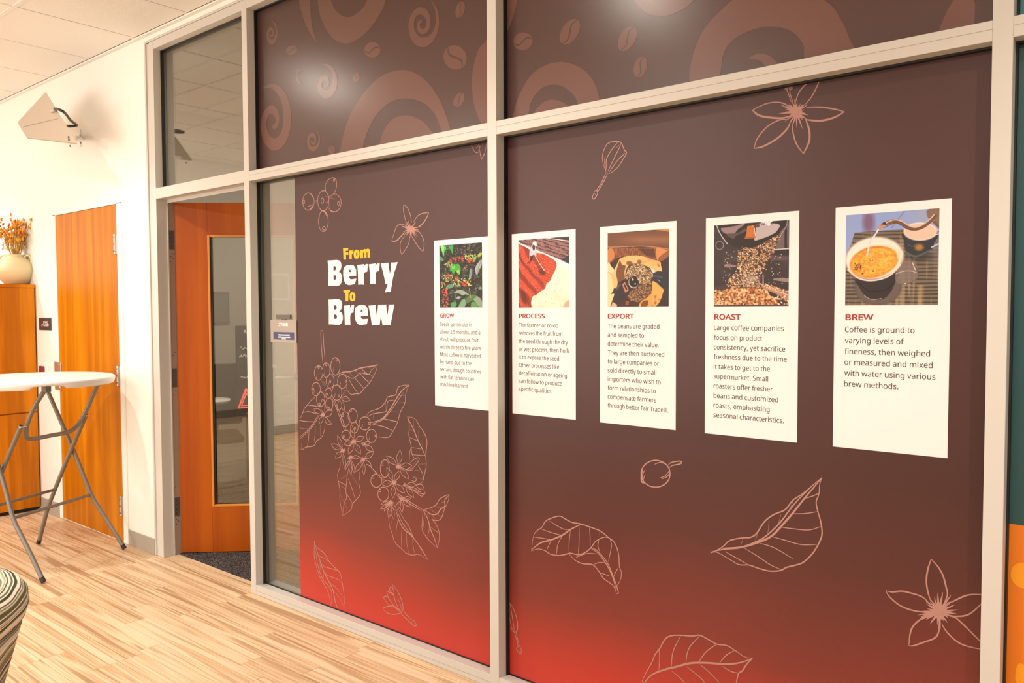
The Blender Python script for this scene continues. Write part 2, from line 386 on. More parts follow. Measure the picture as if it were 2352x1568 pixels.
# glass with black gaskets
def window(i, x0, x1, z0, z1, gl=True):
    g = MB().box(x0, x1, G, G+.006, z0, z1).build('window_%d' % i, M['glass'] if gl else M['gasket']); struct(g)
    w = .0085
    q = MB()
    q.box(x0, x0+.005, G-.018, G-.0005, z0, z1).box(x1-.005, x1, G-.018, G-.0005, z0, z1)
    q.box(x0+.005, x1-.005, G-.005, G-.0005, z0, z0+.004).box(x0+.005, x1-.005, G-.018, G-.0005, z1-.006, z1)
    q.build('gasket', M['gasket'], g)
    return g
window(1, -.944, 0., 2.232, 3.052)
window(2, .0465, 1.689, 2.2225, 3.052)
window(3, .0465, 1.689, .0448, 2.171)
window(4, 1.735, 3.381, 2.2225, 3.052)
window(5, 1.735, 3.381, .0448, 2.171)
window(6, 3.4265, 5.07, 2.2225, 3.052)
window(7, 3.4265, 5.07, .0448, 2.171)

# baseboards
struct(MB().box(-1.392, -1.047, -.007, 0, 0, .098).build('baseboard_back', M['base'], bevel=.002))
struct(MB().box(-2.80, -2.466, -.007, 0, 0, .098).build('baseboard_back', M['base'], bevel=.002))
for nm, bx in (('left', (X0, X0+.007, Y0, 0)), ('front', (X0, X1, Y0, Y0+.007)), ('right', (X1-.007, X1, Y0, 0))):
    struct(MB().box(*bx, 0, .098).build('baseboard_'+nm, M['base']))

# closet door
d1 = struct(MB().box(-2.409, -1.459, -.004, .03, .006, 2.181).build('door_1', M['door'], bevel=.001))
struct(MB().box(-2.466, -2.412, -.006, 0, 0, 2.19).box(-1.456, -1.392, -.006, 0, 0, 2.19).box(-2.466, -1.392, -.006, 0, 2.184, 2.215).build('trim_%d' % (n+1), M['wall'], bevel=.001))
MB().box(-2.412, -1.456, -.0035, .0, 2.1815, 2.184).build('shadow_gap', M['black'], d1)
for z in (1.928, 1.084, .24):
    h = MB().box(-1.497, -1.452, -.010, -.004, z-.062, z+.062).build('hinge', M['steel'], d1, bevel=.001)
    MB().tube([(-1.470, -.013, z-.064), (-1.470, -.013, z+.064)], .0075).build('hinge_barrel', M['steel'], h)
    q = MB()
    for dz in (-.045, 0, .045): q.box(-1.4775, -1.4615, -.0212, -.0205, z+dz-.003, z+dz+.003)
    q.build('hinge_joints', M['black'], h)['kind'] = 'stuff'
lp = MB().box(-2.482, -2.372, -.012, -.004, .935, 1.137).build('latch_guard', M['steel'], d1, bevel=.003)
q = MB()
for z in (.955, 1.117): q.ell((-2.395, -.0125, z), (.008, .004, .008))
q.build('screws', M['steel'], lp)['kind'] = 'stuff'

# office door, open about 45 degrees into the office
TH = math.radians(43.5)
d2 = empty('door_2', (-.935, .108, .008), TH, kind='structure')
DW, DH, DT = .912, 2.150, .044
def dbox(m, x0, x1, z0, z1, y0=0, y1=DT):
    return m.box(x0, x1, y0, y1, z0, z1)
def db(name, mat, *bxs, parent=d2, bevel=.001):
    m = MB()
    for b in bxs: dbox(m, *b)
    return m.build(name, mat, parent, bevel=bevel, loc=(0, 0, 0))
GX0, GX1, GZ0, GZ1 = .192, .716, .282, 1.955
db('stile', M['odoor'], (0, GX0, 0, DH)); db('stile', M['odoor'], (GX1, DW, 0, DH))
db('rail', M['odoor'], (GX0+.0002, GX1-.0002, 0, GZ0)); db('rail', M['odoor'], (GX0+.0002, GX1-.0002, GZ1, DH))
bw = .014
m = MB(); dbox(m, GX0, GX0+bw, GZ0, GZ1, -.004, .012); dbox(m, GX1-bw, GX1, GZ0, GZ1, -.004, .012); dbox(m, GX0+bw, GX1-bw, GZ0, GZ0+bw, -.004, .012); dbox(m, GX0+bw, GX1-bw, GZ1-bw, GZ1, -.004, .012)
m.build('glazing_bead', M['bead'], d2, bevel=.003, loc=(0, 0, 0))
gl = db('pane', M['glass'], (GX0+.008, GX1-.008, GZ0+.008, GZ1-.008, .020, .025), bevel=0)
m = MB(); dbox(m, GX0+bw, GX0+bw+.009, GZ0+bw, GZ1-bw, .006, .0198); m.build('gasket', M['gasket'], d2, loc=(0, 0, 0))
hd = MB().lathe([(0, 0), (.027, 0), (.027, .010), (.020, .014), (0, .014)], seg=20)
hm = Matrix.Translation((.725, -.0005, 1.085)) @ Matrix.Rotation(PI/2, 4, 'X')
hd.v = [tuple(hm @ Vector(p)) for p in hd.v]
hh = hd.build('door_handle', M['black'], d2, loc=(0, 0, 0))
lv = MB().tube([(.725, -.012, 1.085), (.725, -.055, 1.085), (.712, -.060, 1.085), (.600, -.058, 1.085)], [.010, .010, .009, .0075])
lo = lv.build('lever', M['steel'], hh, loc=(0, 0, 0))
# ------------------------------------------------------------------ printed graphics on the glass
FY = G-.0004; AY = G-.0010
def filmp(name, x0, x1, z0, z1, mat, label, group='printed films on the glazed partition'):
    return tag(MB().box(x0, x1, FY, G-.0001, z0, z1).build(name, mat), label, 'wall graphic', group)
def ribbon(mb, P, w, y=AY, taper=.35, step=5, smooth=True):
    # P: (x, z) points on the glass plane, w: width (m) or list
    n0 = len(P)
    if smooth and n0 > 2:
        ws = None
        if isinstance(w, (list, tuple)):
            Q = catmull([(p[0], p[1], ww) for p, ww in zip(P, w)], step); ws = [q[2] for q in Q]; Q = [q[:2] for q in Q]
        else: Q = catmull(P, step)
    else:
        Q = [np.array(p, float) for p in P]; ws = list(w) if isinstance(w, (list, tuple)) else None
    n = len(Q)
    if ws is None:
        ws = [w*(1-(1-taper)*abs(2*i/(n-1)-1)**3) for i in range(n)]
    vs = []
    for i in range(n):
        t = Q[min(i+1, n-1)]-Q[max(i-1, 0)]; L = math.hypot(*t) or 1; nx, nz = -t[1]/L, t[0]/L; h = max(ws[i], 1e-5)/2
        vs += [(Q[i][0]+nx*h, y, Q[i][1]+nz*h), (Q[i][0]-nx*h, y, Q[i][1]-nz*h)]
    mb.add(vs, [(2*i, 2*i+1, 2*i+3, 2*i+2) for i in range(n-1)])
def tri_poly(name, loops, mat, parent, y):
    # filled outline with holes, triangulated; loops of (x, z)
    from mathutils.geometry import tessellate_polygon
    vl = [[Vector((p[0], p[1], 0)) for p in lp] for lp in loops]
    fl_ = [p for lp in vl for p in lp]
    tr = tessellate_polygon(vl)
    mb = MB(); mb.add([(p.x, y, p.y) for p in fl_], [tuple(t) for t in tr])
    return mb
class Crop:
    def __init__(s, x0, y0, k, Y=None): s.x0, s.y0, s.k, s.Y = x0, y0, k, (AY if Y is None else Y)
    def __call__(s, x, y):
        p = at(s.x0+x/s.k, s.y0+y/s.k, s.Y); return (p[0], p[2])
    def path(s, txt): 
        a = [float(v) for v in txt.replace(',', ' ').split()]
        return [s(a[i], a[i+1]) for i in range(0, len(a), 2)]
def clipx(o, x0, x1, z0=None, z1=None):
    bm = bmesh.new(); bm.from_mesh(o.data)
    for co, no in (((x0, 0, 0), (-1, 0, 0)), ((x1, 0, 0), (1, 0, 0)))+((((0, 0, z0), (0, 0, -1)), ((0, 0, z1), (0, 0, 1))) if z0 is not None else ()):
        bmesh.ops.bisect_plane(bm, geom=bm.verts[:]+bm.edges[:]+bm.faces[:], plane_co=co, plane_no=no, clear_outer=True)
    bm.to_mesh(o.data); bm.free()
B1 = (.3545, 1.6885, .049, 2.166); B2 = (1.7405, 3.3755, .049, 2.166)
U1 = (.052, 1.6835, 2.227, 3.048); U2 = (1.7405, 3.3755, 2.227, 3.048)
f_l1 = filmp('window_graphic', B1[0], B1[1], B1[2], B1[3], M['film'], 'maroon to red film with the From Berry To Brew title and coffee branch drawing')
f_l2 = filmp('window_graphic', B2[0], B2[1], B2[2], B2[3], M['film'], 'wide maroon to red film behind the four posters process, export, roast and brew')
f_u1 = filmp('window_graphic', U1[0], U1[1], U1[2], U1[3], M['filmtop'], 'brown upper film with tan swirls, directly above the From Berry To Brew film')
f_u2 = filmp('window_graphic', U2[0], U2[1], U2[2], U2[3], M['filmtop'], 'brown upper film with tan swirls and beans above the four right-hand posters')
f_t1 = filmp('window_graphic', 3.432, 5.06, .9395, 2.166, M['teal'], 'dark teal film with orange base at the right edge beyond the last post')
MB().box(3.432, 5.06, FY, G-.0001, .049, .9393).build('orange_field', M['orange'], f_t1)
mb = MB(); c = Crop(2220, 1100, 3.35)
ribbon(mb, c.path('470,660 410,690 392,740 410,790 470,830'), .03, y=AY)
ribbon(mb, c.path('425,1420 415,1500 405,1580'), .022, y=AY)
mb.build('curl_print', M['orange2'], f_t1)['kind'] = 'stuff'
f_t2 = filmp('window_graphic', 3.432, 5.06, U1[2], U1[3], M['tealtop'], 'teal upper film lightened as if lit in the top right corner')

# --- tan swirls and beans of the upper films
def fill(name, cropf, txt, par, mat=M['swirl'], y=AY, step=6, holes=(), clip=None):
    loops = [[tuple(q) for q in catmull(cropf.path(txt), step, closed=True)]]+[[tuple(q) for q in catmull(cropf.path(h), step, closed=True)] for h in holes]
    o = tri_poly(name, loops, mat, par, y).build(name, mat, par)
    if clip: clipx(o, *clip)
    return o
def bean(cropf, cx, cy, rx, ry, ang, par, clip):
    a = math.radians(ang); pts = []
    for k in range(20):
        t = 2*PI*k/20; u, v = rx*math.cos(t), ry*math.sin(t)
        pts.append(cropf(cx+u*math.cos(a)-v*math.sin(a), cy+u*math.sin(a)+v*math.cos(a)))
    o = tri_poly('bean_print', [pts], M['swirl'], par, AY).build('bean_print', M['swirl'], par); clipx(o, *clip)
    mb = MB(); q = []
    for t in (-1, -.5, 0, .5, 1):
        u, v = .28*rx*math.sin(t*PI), ry*t*.98
        q.append(cropf(cx+u*math.cos(a)-v*math.sin(a), cy+u*math.sin(a)+v*math.cos(a)))
    sc_ = math.hypot(q[0][0]-q[-1][0], q[0][1]-q[-1][1])
    ribbon(mb, q, sc_*.07, y=AY-.0002); s = mb.build('bean_crease', M['filmtop'], o); clipx(s, *clip)
c6 = Crop(560, 0, 3.733)
fill('swirl_print', c6, '635,-20 650,120 700,240 780,340 870,372 960,345 1060,270 1150,150 1220,0 1215,-180 1130,-330 1000,-420 850,-420 720,-320 650,-170', f_u1, clip=U1, step=4, holes=('748,0 810,110 900,148 1000,90 1058,0 1050,-120 980,-210 880,-220 790,-140',))
fill('swirl_print', c6, '560,-300 500,-180 472,-20 500,120 550,250 628,372 595,260 575,120 570,-40 580,-180', f_u1, clip=U1, step=4)
def spiral(cropf, cx, cy, rx, ry, par, clip, turns=1.6, w=.42, start=-90, inner=.12, sgn=1):
    mb = MB(); P_ = []; Wd = []
    n = int(turns*14)
    for i in range(n+1):
        t = i/n; a = math.radians(start)+sgn*t*turns*2*PI; r = 1-(1-inner)*t
        wd = w*min(1, t*5+.05)*(1-t*.75)
        rr = r-wd/2*.9 if r-wd/2*.9 > .03 else .03
        P_.append(cropf(cx+rx*rr*math.cos(a), cy+ry*rr*math.sin(a)))
        Wd.append(wd)
    e0 = cropf(cx-rx, cy); e1 = cropf(cx+rx, cy); e2 = cropf(cx, cy-ry); e3 = cropf(cx, cy+ry)
    sx = (math.dist(e0, e1)+math.dist(e2, e3))/4
    ribbon(mb, P_, [v*sx for v in Wd], y=AY, step=3)
    o = mb.build('swirl_print', M['swirl'], par); clipx(o, *clip); return o
spiral(c6, 1525, 205, 160, 240, f_u1, U1, 1.9, .40, -60)
spiral(c6, 235, 292, 62, 118, f_u1, U1, 1.7, .45, -90)
spiral(c6, 250, 1050, 185, 345, f_u1, U1, 1.6, .42, -120)
spiral(c6, 700, 718, 120, 175, f_u1, U1, 1.5, .50, -100)
spiral(c6, 590, 1205, 70, 112, f_u1, U1, 1.8, .42, -60)
spiral(c6, 480, 620, 55, 110, f_u1, U1, .55, .45, 80)
fill('swirl_print', c6, '830,1330 835,1250 860,1130 930,950 1050,770 1200,640 1380,600 1540,670 1660,820 1740,1000 1775,1140 1720,1160 1680,1080 1640,980 1540,880 1400,845 1270,870 1150,970 1070,1110 1025,1250 1015,1330', f_u1, clip=U1, step=4)
fill('swirl_print', c6, '1150,1330 1165,1230 1200,1120 1280,1020 1400,988 1520,1030 1600,1110 1640,1180 1600,1300 1400,1340', f_u1, clip=U1, step=4)
fill('swirl_print', c6, '2110,330 2060,370 2010,430 1960,620 1960,800 1990,950 2050,1080 2120,1100 2130,700', f_u1, clip=U1, step=4)
for b in ((1855, 85, 38, 75, 15), (1812, 492, 98, 108, -35), (1845, 855, 42, 66, 30), (1103, 427, 66, 70, 80), (410, 430, 38, 50, 70), (965, 665, 28, 40, 10), (755, 1285, 28, 38, 0)): bean(c6, *b, f_u1, U1)
c7 = Crop(1100, 0, 1.8786)
fill('swirl_print', c7, '150,515 152,480 170,420 220,330 290,280 370,268 450,300 500,360 520,445 480,460 435,460 410,410 350,368 280,375 230,430 208,500', f_u2, clip=U2, step=4)
fill('swirl_print', c7, '240,500 280,440 340,433 405,472 380,500', f_u2, clip=U2, step=4)
fill('swirl_print', c7, '915,360 920,250 970,130 1050,40 1130,-20 1300,-70 1490,0 1560,80 1600,170 1608,225 1420,260 1400,190 1340,130 1240,115 1130,150 1060,220 1030,340', f_u2, clip=U2, step=4)
fill('swirl_print', c7, '1165,252 1210,230 1260,245 1290,285 1240,290 1215,262', f_u2, clip=U2, step=4)
fill('swirl_print', c7, '660,-40 700,40 770,68 840,60 920,10 945,-60 920,-130 820,-170 710,-140', f_u2, clip=U2, step=4)
fill('swirl_print', c7, '120,135 145,80 165,-10 110,-10 110,60', f_u2, clip=U2, step=4)
fill('swirl_print', c7, '1990,150 2010,70 2060,-10 2130,-10 2140,50 2120,125', f_u2, clip=U2, step=4)
spiral(c7, 500, -60, 62, 78, f_u2, U2)
for b in ((190, 178, 38, 42, 75), (393, 137, 36, 62, 32), (641, 166, 34, 60, 30), (697, 289, 28, 46, 18)): bean(c7, *b, f_u2, U2)

# --- line drawings on the lower films
def art(name, par, cropf, w, txt, extra=None, clip=None, label=None):
    mb = MB(); k_ = 0
    for ln in txt.strip().replace('\n', ';').split(';'):
        ln = ln.strip()
        if not ln: continue
        ww = w; k_ += 1; yy = AY-(k_ % 24)*1.3e-5
        if ln[0] == '*': ww = w*1.5; ln = ln[1:]
        if ln[0] == '-': ww = w*.7; ln = ln[1:]
        if ln[0] == 'o':
            a = [float(v) for v in ln[1:].replace(',', ' ').split()]
            ribbon(mb, [cropf(a[0]+a[2]*math.cos(t), a[1]+a[3]*math.sin(t)) for t in np.linspace(0, 2*PI, 17)], ww, taper=1, y=yy)
            continue
        ribbon(mb, cropf.path(ln), ww, y=yy)
    if extra: extra(mb)
    o = mb.build(name, M['art'], par)
    if name == 'branch_stem_drawing': o['kind'] = 'stuff'
    if clip: clipx(o, *clip)
    if label: o['label'] = label
    return o
def burst(cropf, cx, cy, r0, r1, n, w, asp=1., seed=1, core=True):
    def f(mb):
        q = random.Random(seed)
        for k in range(n):
            a = 2*PI*k/n+q.uniform(-.1, .1); r = q.uniform(r0, r1)*(1 if k % 3 else .8)
            P_ = [cropf(cx+8*math.cos(a), cy+8*math.sin(a)), cropf(cx+r*.6*math.cos(a), cy+r*.6*asp*math.sin(a)), cropf(cx+r*math.cos(a), cy+r*asp*math.sin(a))]
            ribbon(mb, P_, [w*1.6, w*1.2, w*.15], step=2, y=AY-.00033-k*1.3e-5)
        if core:
            pts = [cropf(cx+r0*.42*math.cos(t), cy+r0*.42*asp*math.sin(t)) for t in np.linspace(0, 2*PI, 15)[:-1]]
            mb.add([(p[0], AY-.0009, p[1]) for p in pts], [tuple(range(len(pts)))])
    return f
ca = Crop(1900, 1100, 3.35)
art('flower_drawing', f_l2, ca, .0042, '''800,945 775,870 763,780 775,690 800,615; 800,615 850,670 890,740 915,830 925,890 895,965
780,950 730,905 640,875 570,862 500,868 450,858; 450,858 480,905 550,965 640,1005 760,1025 830,1020
830,1040 740,1065 670,1120 640,1180 628,1280; 628,1280 660,1282 740,1255 830,1220 860,1165 872,1090
880,1110 920,1175 1000,1250 1080,1285 1200,1312; 925,1045 980,1060 1060,1130 1130,1200 1200,1270
930,960 1020,915 1090,890 1200,886; 1200,945 1120,1020 1060,1050 980,1055 930,1045; 720,1062 760,1045 800,1035; 760,935 775,950 800,970; 950,945 925,965 905,985; 858,1155 862,1120 865,1090''',
    burst(ca, 860, 1018, 70, 190, 34, .0040, .8, 3), B2)
ca = Crop(1100, 0, 1.8786)
art('flower_drawing', f_l2, ca, .0040, '''1345,462 1300,442 1240,447 1180,475; *1180,475 1215,500 1300,510 1345,500
1412,463 1470,462 1530,470 1577,482; *1577,482 1530,508 1470,521 1405,515
1330,515 1290,520 1240,550 1200,600 1188,640; *1188,640 1230,630 1290,595 1330,555 1345,525
1355,528 1355,570 1370,620 1400,663; *1400,663 1425,610 1425,560 1410,515
1365,445 1380,400 1410,365 1445,345; 1410,450 1440,410 1460,370 1472,343
-1355,440 1342,400 1345,372; -1348,440 1332,395 1325,378; 1322,388 1320,370 1328,368 1332,385 1322,388; 1340,385 1338,368 1347,366 1350,384 1340,385''',
    burst(ca, 1370, 483, 32, 84, 34, .0036, .95, 4), B2)
art('bud_drawing', f_l2, ca, .0034, '''550,745 535,700 535,660 555,620 590,610 613,616 625,640 628,648 637,660 620,690 600,720 570,745 550,745
552,735 550,690 570,650 600,612; 556,740 580,690 605,640 612,622; 562,742 600,690 632,660; 590,640 605,625; 548,735 543,700 545,670
548,745 530,785 505,825; 556,748 535,790 512,828; 502,820 490,850 498,858 512,835 508,820 502,820; 500,835 505,845''')
ca = Crop(1140, 1000, 2.76)
art('berry_drawing', f_l2, ca, .0040, '''o1010,242,92,85; 1088,188 1110,170 1165,162 1172,175 1150,183 1115,190 1098,205; *925,215 920,250 922,292 945,300
-1035,270 1070,255 1095,225; -1050,275 1085,258 1098,235; -925,280 930,240 945,215; -930,285 940,255 945,245; -1000,183 1040,170 1070,180; *918,292 935,296''')
art('leaf_drawing', f_l2, ca, .0042, '''222,732 235,640 255,605 290,580 310,545 345,525 400,510 440,530 480,550 535,560 610,585 660,605 710,645 750,680 775,750 780,825 793,870 785,920 765,950
222,732 265,718 310,730 340,750 390,760 430,755 470,745 520,755 565,740 600,710 630,670 680,645 720,650
460,748 500,790 550,812 610,818 650,860 680,905 740,950 762,1000; 762,1000 770,1000 772,985 740,890 700,800 640,730 595,708
765,950 758,960; *222,725 280,680 350,660 420,630 470,595 535,562; 597,712 650,750 700,820 735,890 762,985
-345,660 290,650 238,643; -410,630 350,615 285,592; -470,592 420,590 335,540; -520,560 470,545 420,515
-350,662 335,690 320,725; -420,632 390,690 382,755; -470,600 462,680 462,748; -525,570 525,660 520,750; -590,580 595,640 595,705; -655,605 655,640
-650,660 645,700 655,735; -720,652 730,700 710,800; -640,750 570,748 500,775; -690,805 650,805 620,815; -720,890 690,880 660,870; -778,830 755,870 745,895''')
art('leaf_drawing', f_l2, ca, .0042, '''1358,742 1400,725 1440,700 1480,665 1560,648 1610,645 1650,620 1700,545 1760,500 1830,470 1880,410 1940,370 2000,320 2065,265
2065,265 2050,310 2045,370 2028,420 2038,480 2055,540 2065,610 2055,660 2010,740 1950,800 1900,820 1840,835 1800,855 1730,858 1660,840 1600,820 1540,818 1480,785 1400,740 1358,744
*1362,738 1440,720 1540,710 1650,680 1740,640 1810,570 1880,490 1960,390 2060,272; 1440,712 1560,703 1660,666 1720,628 1800,550 1860,470 1920,400 2000,322
-1945,400 2000,385 2045,365; -1870,495 1950,495 2035,482; -1800,580 1880,590 1980,598 2062,575; -1745,640 1820,660 1930,690 2030,690; -1670,682 1760,710 1880,780; -1570,712 1650,760 1740,820 1810,850; -1450,735 1530,780 1600,820
-1440,705 1470,668; -1545,708 1565,652; -1640,675 1655,625; -1720,630 1730,540; -1785,570 1805,500; -1860,475 1880,415''')
art('leaf_drawing', f_l2, ca, .0044, '''915,1580 945,1510 985,1440 1005,1390 1035,1350 1070,1290 1110,1268 1170,1265 1240,1270 1290,1265 1340,1290 1400,1322 1460,1330 1520,1365 1570,1400 1625,1412
1625,1412 1590,1445 1560,1490 1535,1510 1515,1590; *925,1585 980,1520 1060,1485 1140,1465 1230,1442 1330,1440 1450,1448 1540,1440 1625,1412
-1030,1490 1035,1420 1033,1350; -1110,1470 1120,1370 1170,1268; -1200,1450 1220,1350 1290,1270; -1280,1440 1330,1370 1400,1320; -1415,1440 1460,1390 1510,1362
-1430,1460 1490,1495 1540,1505; -1290,1450 1340,1490 1430,1580; -1200,1460 1290,1530 1340,1590; -1110,1490 1170,1540 1210,1590; -980,1530 1030,1590''')
art('bud_drawing', f_l2, ca, .0036, '''80,1055 105,1090 130,1160 135,1220 125,1245 105,1240 80,1212; 85,1060 100,1140 115,1240; 84,1150 95,1210 112,1240; 84,1100 90,1150
115,1245 130,1300 140,1340; 125,1245 135,1290 148,1335; 138,1335 128,1355 155,1383 157,1350 145,1335; 140,1350 150,1365''', clip=B2)
ca = Crop(600, 1200, 3.92)
art('leaf_drawing', f_l1, ca, .0042, '''475,160 480,190 478,300 500,400 530,490 570,560 600,620 618,690 630,760; 480,165 490,205 530,245 570,280 610,345 660,400 710,455 730,540 745,640 750,720 762,810
485,210 500,330 520,420 560,520 600,560 635,620 635,700 628,745; *485,200 520,310 560,430 610,530 645,600 665,700 690,775 715,800; -500,225 560,262; -515,300 570,320 612,350; -530,350 570,395 640,415 705,440
-565,440 600,475 690,510 725,545; -620,540 680,590 740,680; -655,620 710,680 755,780; -530,350 530,420 525,460; -565,450 560,500 560,520; -625,545 622,590; -680,760 690,800''', clip=B1)
art('bud_drawing', f_l1, ca, .0040, '''1175,545 1195,620 1200,680 1230,760 1262,800; 1175,545 1230,620 1265,700 1278,770 1265,810; 1200,650 1165,620 1155,595 1165,580 1190,600
1130,615 1145,670 1190,740 1260,800; 1130,615 1180,640 1200,670; 1150,745 1110,690 1105,668 1130,662 1145,680; *1150,750 1185,748; -1230,680 1255,740 1262,790
1095,770 1120,758 1180,748 1220,775 1250,800; 1095,770 1130,810 1190,825 1240,818 1265,810; 1260,815 1300,860 1360,915; 1280,795 1320,840 1370,885; 1368,882 1355,905 1370,925 1397,925 1380,885 1368,882; -1365,900 1380,915''')
ca = Crop(690, 400, 11.2)
art('berry_cluster_drawing', f_l1, ca, .0038, '''o205,705,150,222; o590,680,145,258; 640,430 630,350 660,230 720,140 800,98 880,98 920,160 935,270 915,380 870,480 800,550 740,565
850,510 920,515 990,570 1040,660 1045,760 1010,870 940,945 860,970 790,950 740,890 715,830; o590,1205,125,268; 365,680 440,665; 365,715 440,705
o568,680,36,66; o90,710,24,52; o982,755,28,48; o605,1390,38,46; o865,150,20,32; *640,300 640,370 650,430; *230,900 290,860 330,800; *265,510 310,560 345,620; *780,930 830,965 870,962; *735,560 745,640
-640,570 730,560; -760,640 820,630 880,655; -650,730 710,710 730,660; -760,600 820,600; -755,570 775,480; -740,800 780,850; -180,830 250,810 330,775; *590,945 640,990 680,1080; -630,1000 625,1100; -495,1140 500,1060''')
ca = Crop(680, 390, 4.127)
art('flower_drawing', f_l1, ca, .0036, '''1045,500 1020,400 1020,328; 1020,328 1055,360 1085,430 1095,500; 1110,500 1150,440 1200,412 1258,407; *1258,407 1240,450 1200,510 1150,548
1140,555 1190,620 1215,690 1205,775; 1205,775 1160,730 1110,650 1090,620; 1030,620 990,690 988,750 1000,805; 1000,805 1040,750 1070,690 1078,630
1045,525 980,520 950,545 930,600 905,675; *905,675 950,672 990,635 1030,590''', burst(ca, 1085, 562, 45, 115, 30, .0032, 1., 6))
# a flower cut by the transom at the top of the first bay
art('flower_drawing', f_l1, Crop(560, 0, 3.733), .0036, '''1945,1235 1980,1300 2010,1305 2025,1250; 1990,1275 2010,1250 2030,1260; 2010,1215 2030,1330 2038,1368; 2038,1368 2070,1300 2085,1200; 2060,1215 2085,1195; 2040,1210 2050,1250''', clip=(B1[0], B1[1], B1[2], B1[3]))
# the big branch
c4 = Crop(680, 750, 5.225); c5 = Crop(760, 930, 4.357); c3 = Crop(680, 740, 2.8)
art('branch_stem_drawing', f_l1, c4, .0036, '''295,55 322,62 335,250 350,430; 295,55 305,250 322,440; 315,640 355,700; 305,650 345,715; 430,850 500,1020 580,1240; 445,845 520,1020 602,1230''')
art('branch_stem_drawing', f_l1, c5, .0036, '''345,545 395,580 415,635 540,750; 350,590 400,620 530,765; 655,875 780,960 925,1050; 660,905 770,975 910,1060; *650,890 720,935''')
for e in ((270, 555, 50, 88, 1, -70), (362, 520, 45, 88, 0, -65), (472, 475, 55, 105, 15, -75), (410, 655, 48, 82, 0, 5), (555, 655, 58, 85, 42, 0), (240, 750, 52, 80, -35, 0), (295, 870, 50, 88, -10, 65), (490, 790, 60, 92, 25, 40), (388, 800, 42, 62, -20, 10),
          (398, 930, 45, 75, -5, 50), (590, 1110, 52, 88, -30, -45), (680, 1070, 55, 85, -25, -60), (825, 1160, 68, 78, 52, 0), (905, 1310, 60, 80, 50, 0), (700, 1210, 45, 65, 8, 10), (600, 1300, 52, 58, -30, 20)):
    art('berry_drawing', f_l1, c4, .0034, 'o%g,%g,%g,%g; o%g,%g,9,13; -%g,%g %g,%g %g,%g' % (e[0], e[1], e[2], e[3], e[0]+e[4], e[1]+e[5], e[0]-e[2]*.6, e[1]+e[3]*.7, e[0]-e[2]*.4, e[1]+e[3]*.4, e[0]-e[2]*.35, e[1]+e[3]*.1))
for e in ((455, 755, 55, 68), (525, 890, 55, 70), (540, 635, 45, 88)):
    art('berry_drawing', f_l1, c5, .0034, 'o%g,%g,%g,%g; *%g,%g %g,%g %g,%g; o%g,%g,9,12' % (*e, e[0]-e[2], e[1]+10, e[0]-e[2]*.85, e[1]+e[3]*.5, e[0]-e[2]*.5, e[1]+e[3]*.85, e[0]-e[2]*.6, e[1]-e[3]*.5))
art('leaf_drawing', f_l1, c4, .0034, '''*510,570 560,545 640,540 700,525 760,500 830,485 900,475 950,465 980,450; 980,450 960,530 925,600 885,670 820,740 765,800 710,805 660,812 620,770 600,720
565,560 620,600 680,620 730,590 770,555 830,565 870,572 910,520 980,450; 640,550 690,610; 710,530 745,560; 780,495 820,540 865,572; 870,485 905,515; 875,570 930,595; 770,560 830,630 885,670; 700,610 760,680 815,740; 630,620 680,710 745,800''')
art('leaf_drawing', f_l1, c4, .0034, '''230,845 180,885 130,945 95,990 75,1050 45,1110; 265,1060 225,1130 150,1230 45,1325; 270,1070 230,1150 160,1240 45,1350; 345,1130 345,1220 310,1320 250,1370 210,1430 120,1445 85,1470 52,1465
130,940 220,950 300,965; 80,1030 160,1020 250,1050; 40,1125 130,1138 215,1140; 40,1215 150,1228; 225,1145 230,1260 220,1380; 155,1245 150,1340 135,1440; 290,1180 290,1310; 75,1330 62,1460''', clip=B1)
art('flower_drawing', f_l1, c4, .0032, '''215,985 270,985 310,1030; 215,985 230,1030 300,1050; 440,1010 380,1005 345,1040; 440,1010 410,1065 350,1085; 430,1170 380,1110 345,1080; 430,1170 370,1165 345,1110; 305,1020 300,920 320,870 345,920 340,1020; 290,1170 275,1120 300,1080; 290,1170 320,1130 325,1090''', burst(c4, 325, 1055, 22, 60, 18, .0028, 1, 7))
art('flower_drawing', f_l1, c4, .0032, '''540,860 600,835 650,885; 650,885 590,895 545,870; 520,880 490,960 510,1000 550,960 530,880; 560,890 580,960 575,1010 540,960; 605,755 560,830; 590,750 540,850; -560,865 610,860''')
art('leaf_drawing', f_l1, c3, .0034, '''450,605 475,575 540,550 575,510 590,480 640,465 655,420 690,405 727,403; 727,403 705,460 700,520 670,580 650,650 620,705 590,740 520,735; *480,645 545,625 590,580 640,500 680,440 727,403; 485,655 550,630 600,580 650,510 690,450; 455,612 490,590 545,580 580,570 590,510 630,500
640,465 650,480; 575,510 580,570; 500,575 495,620; 605,575 670,578; 560,620 610,630 655,640; 490,655 560,670 620,695; 520,740 500,720; 630,520 700,515; 655,470 700,470''')
def petal_flower(cr, cx, cy, petals, rr, seed):
    txt = []
    for (x, y, w_) in petals:
        dx, dy = x-cx, y-cy; L = math.hypot(dx, dy); nx, ny = -dy/L*w_, dx/L*w_
        txt.append('%g,%g %g,%g %g,%g' % (cx+dx*.12, cy+dy*.12, cx+dx*.55+nx, cy+dy*.55+ny, x, y)); txt.append('%g,%g %g,%g %g,%g' % (x, y, cx+dx*.55-nx, cy+dy*.55-ny, cx+dx*.12, cy+dy*.12))
        txt.append('-%g,%g %g,%g' % (cx+dx*.2, cy+dy*.2, cx+dx*.6, cy+dy*.6))
    art('flower_drawing', f_l1, cr, .0031, ';'.join(txt), burst(cr, cx, cy, rr, rr*2.3, 18, .0027, 1, seed))
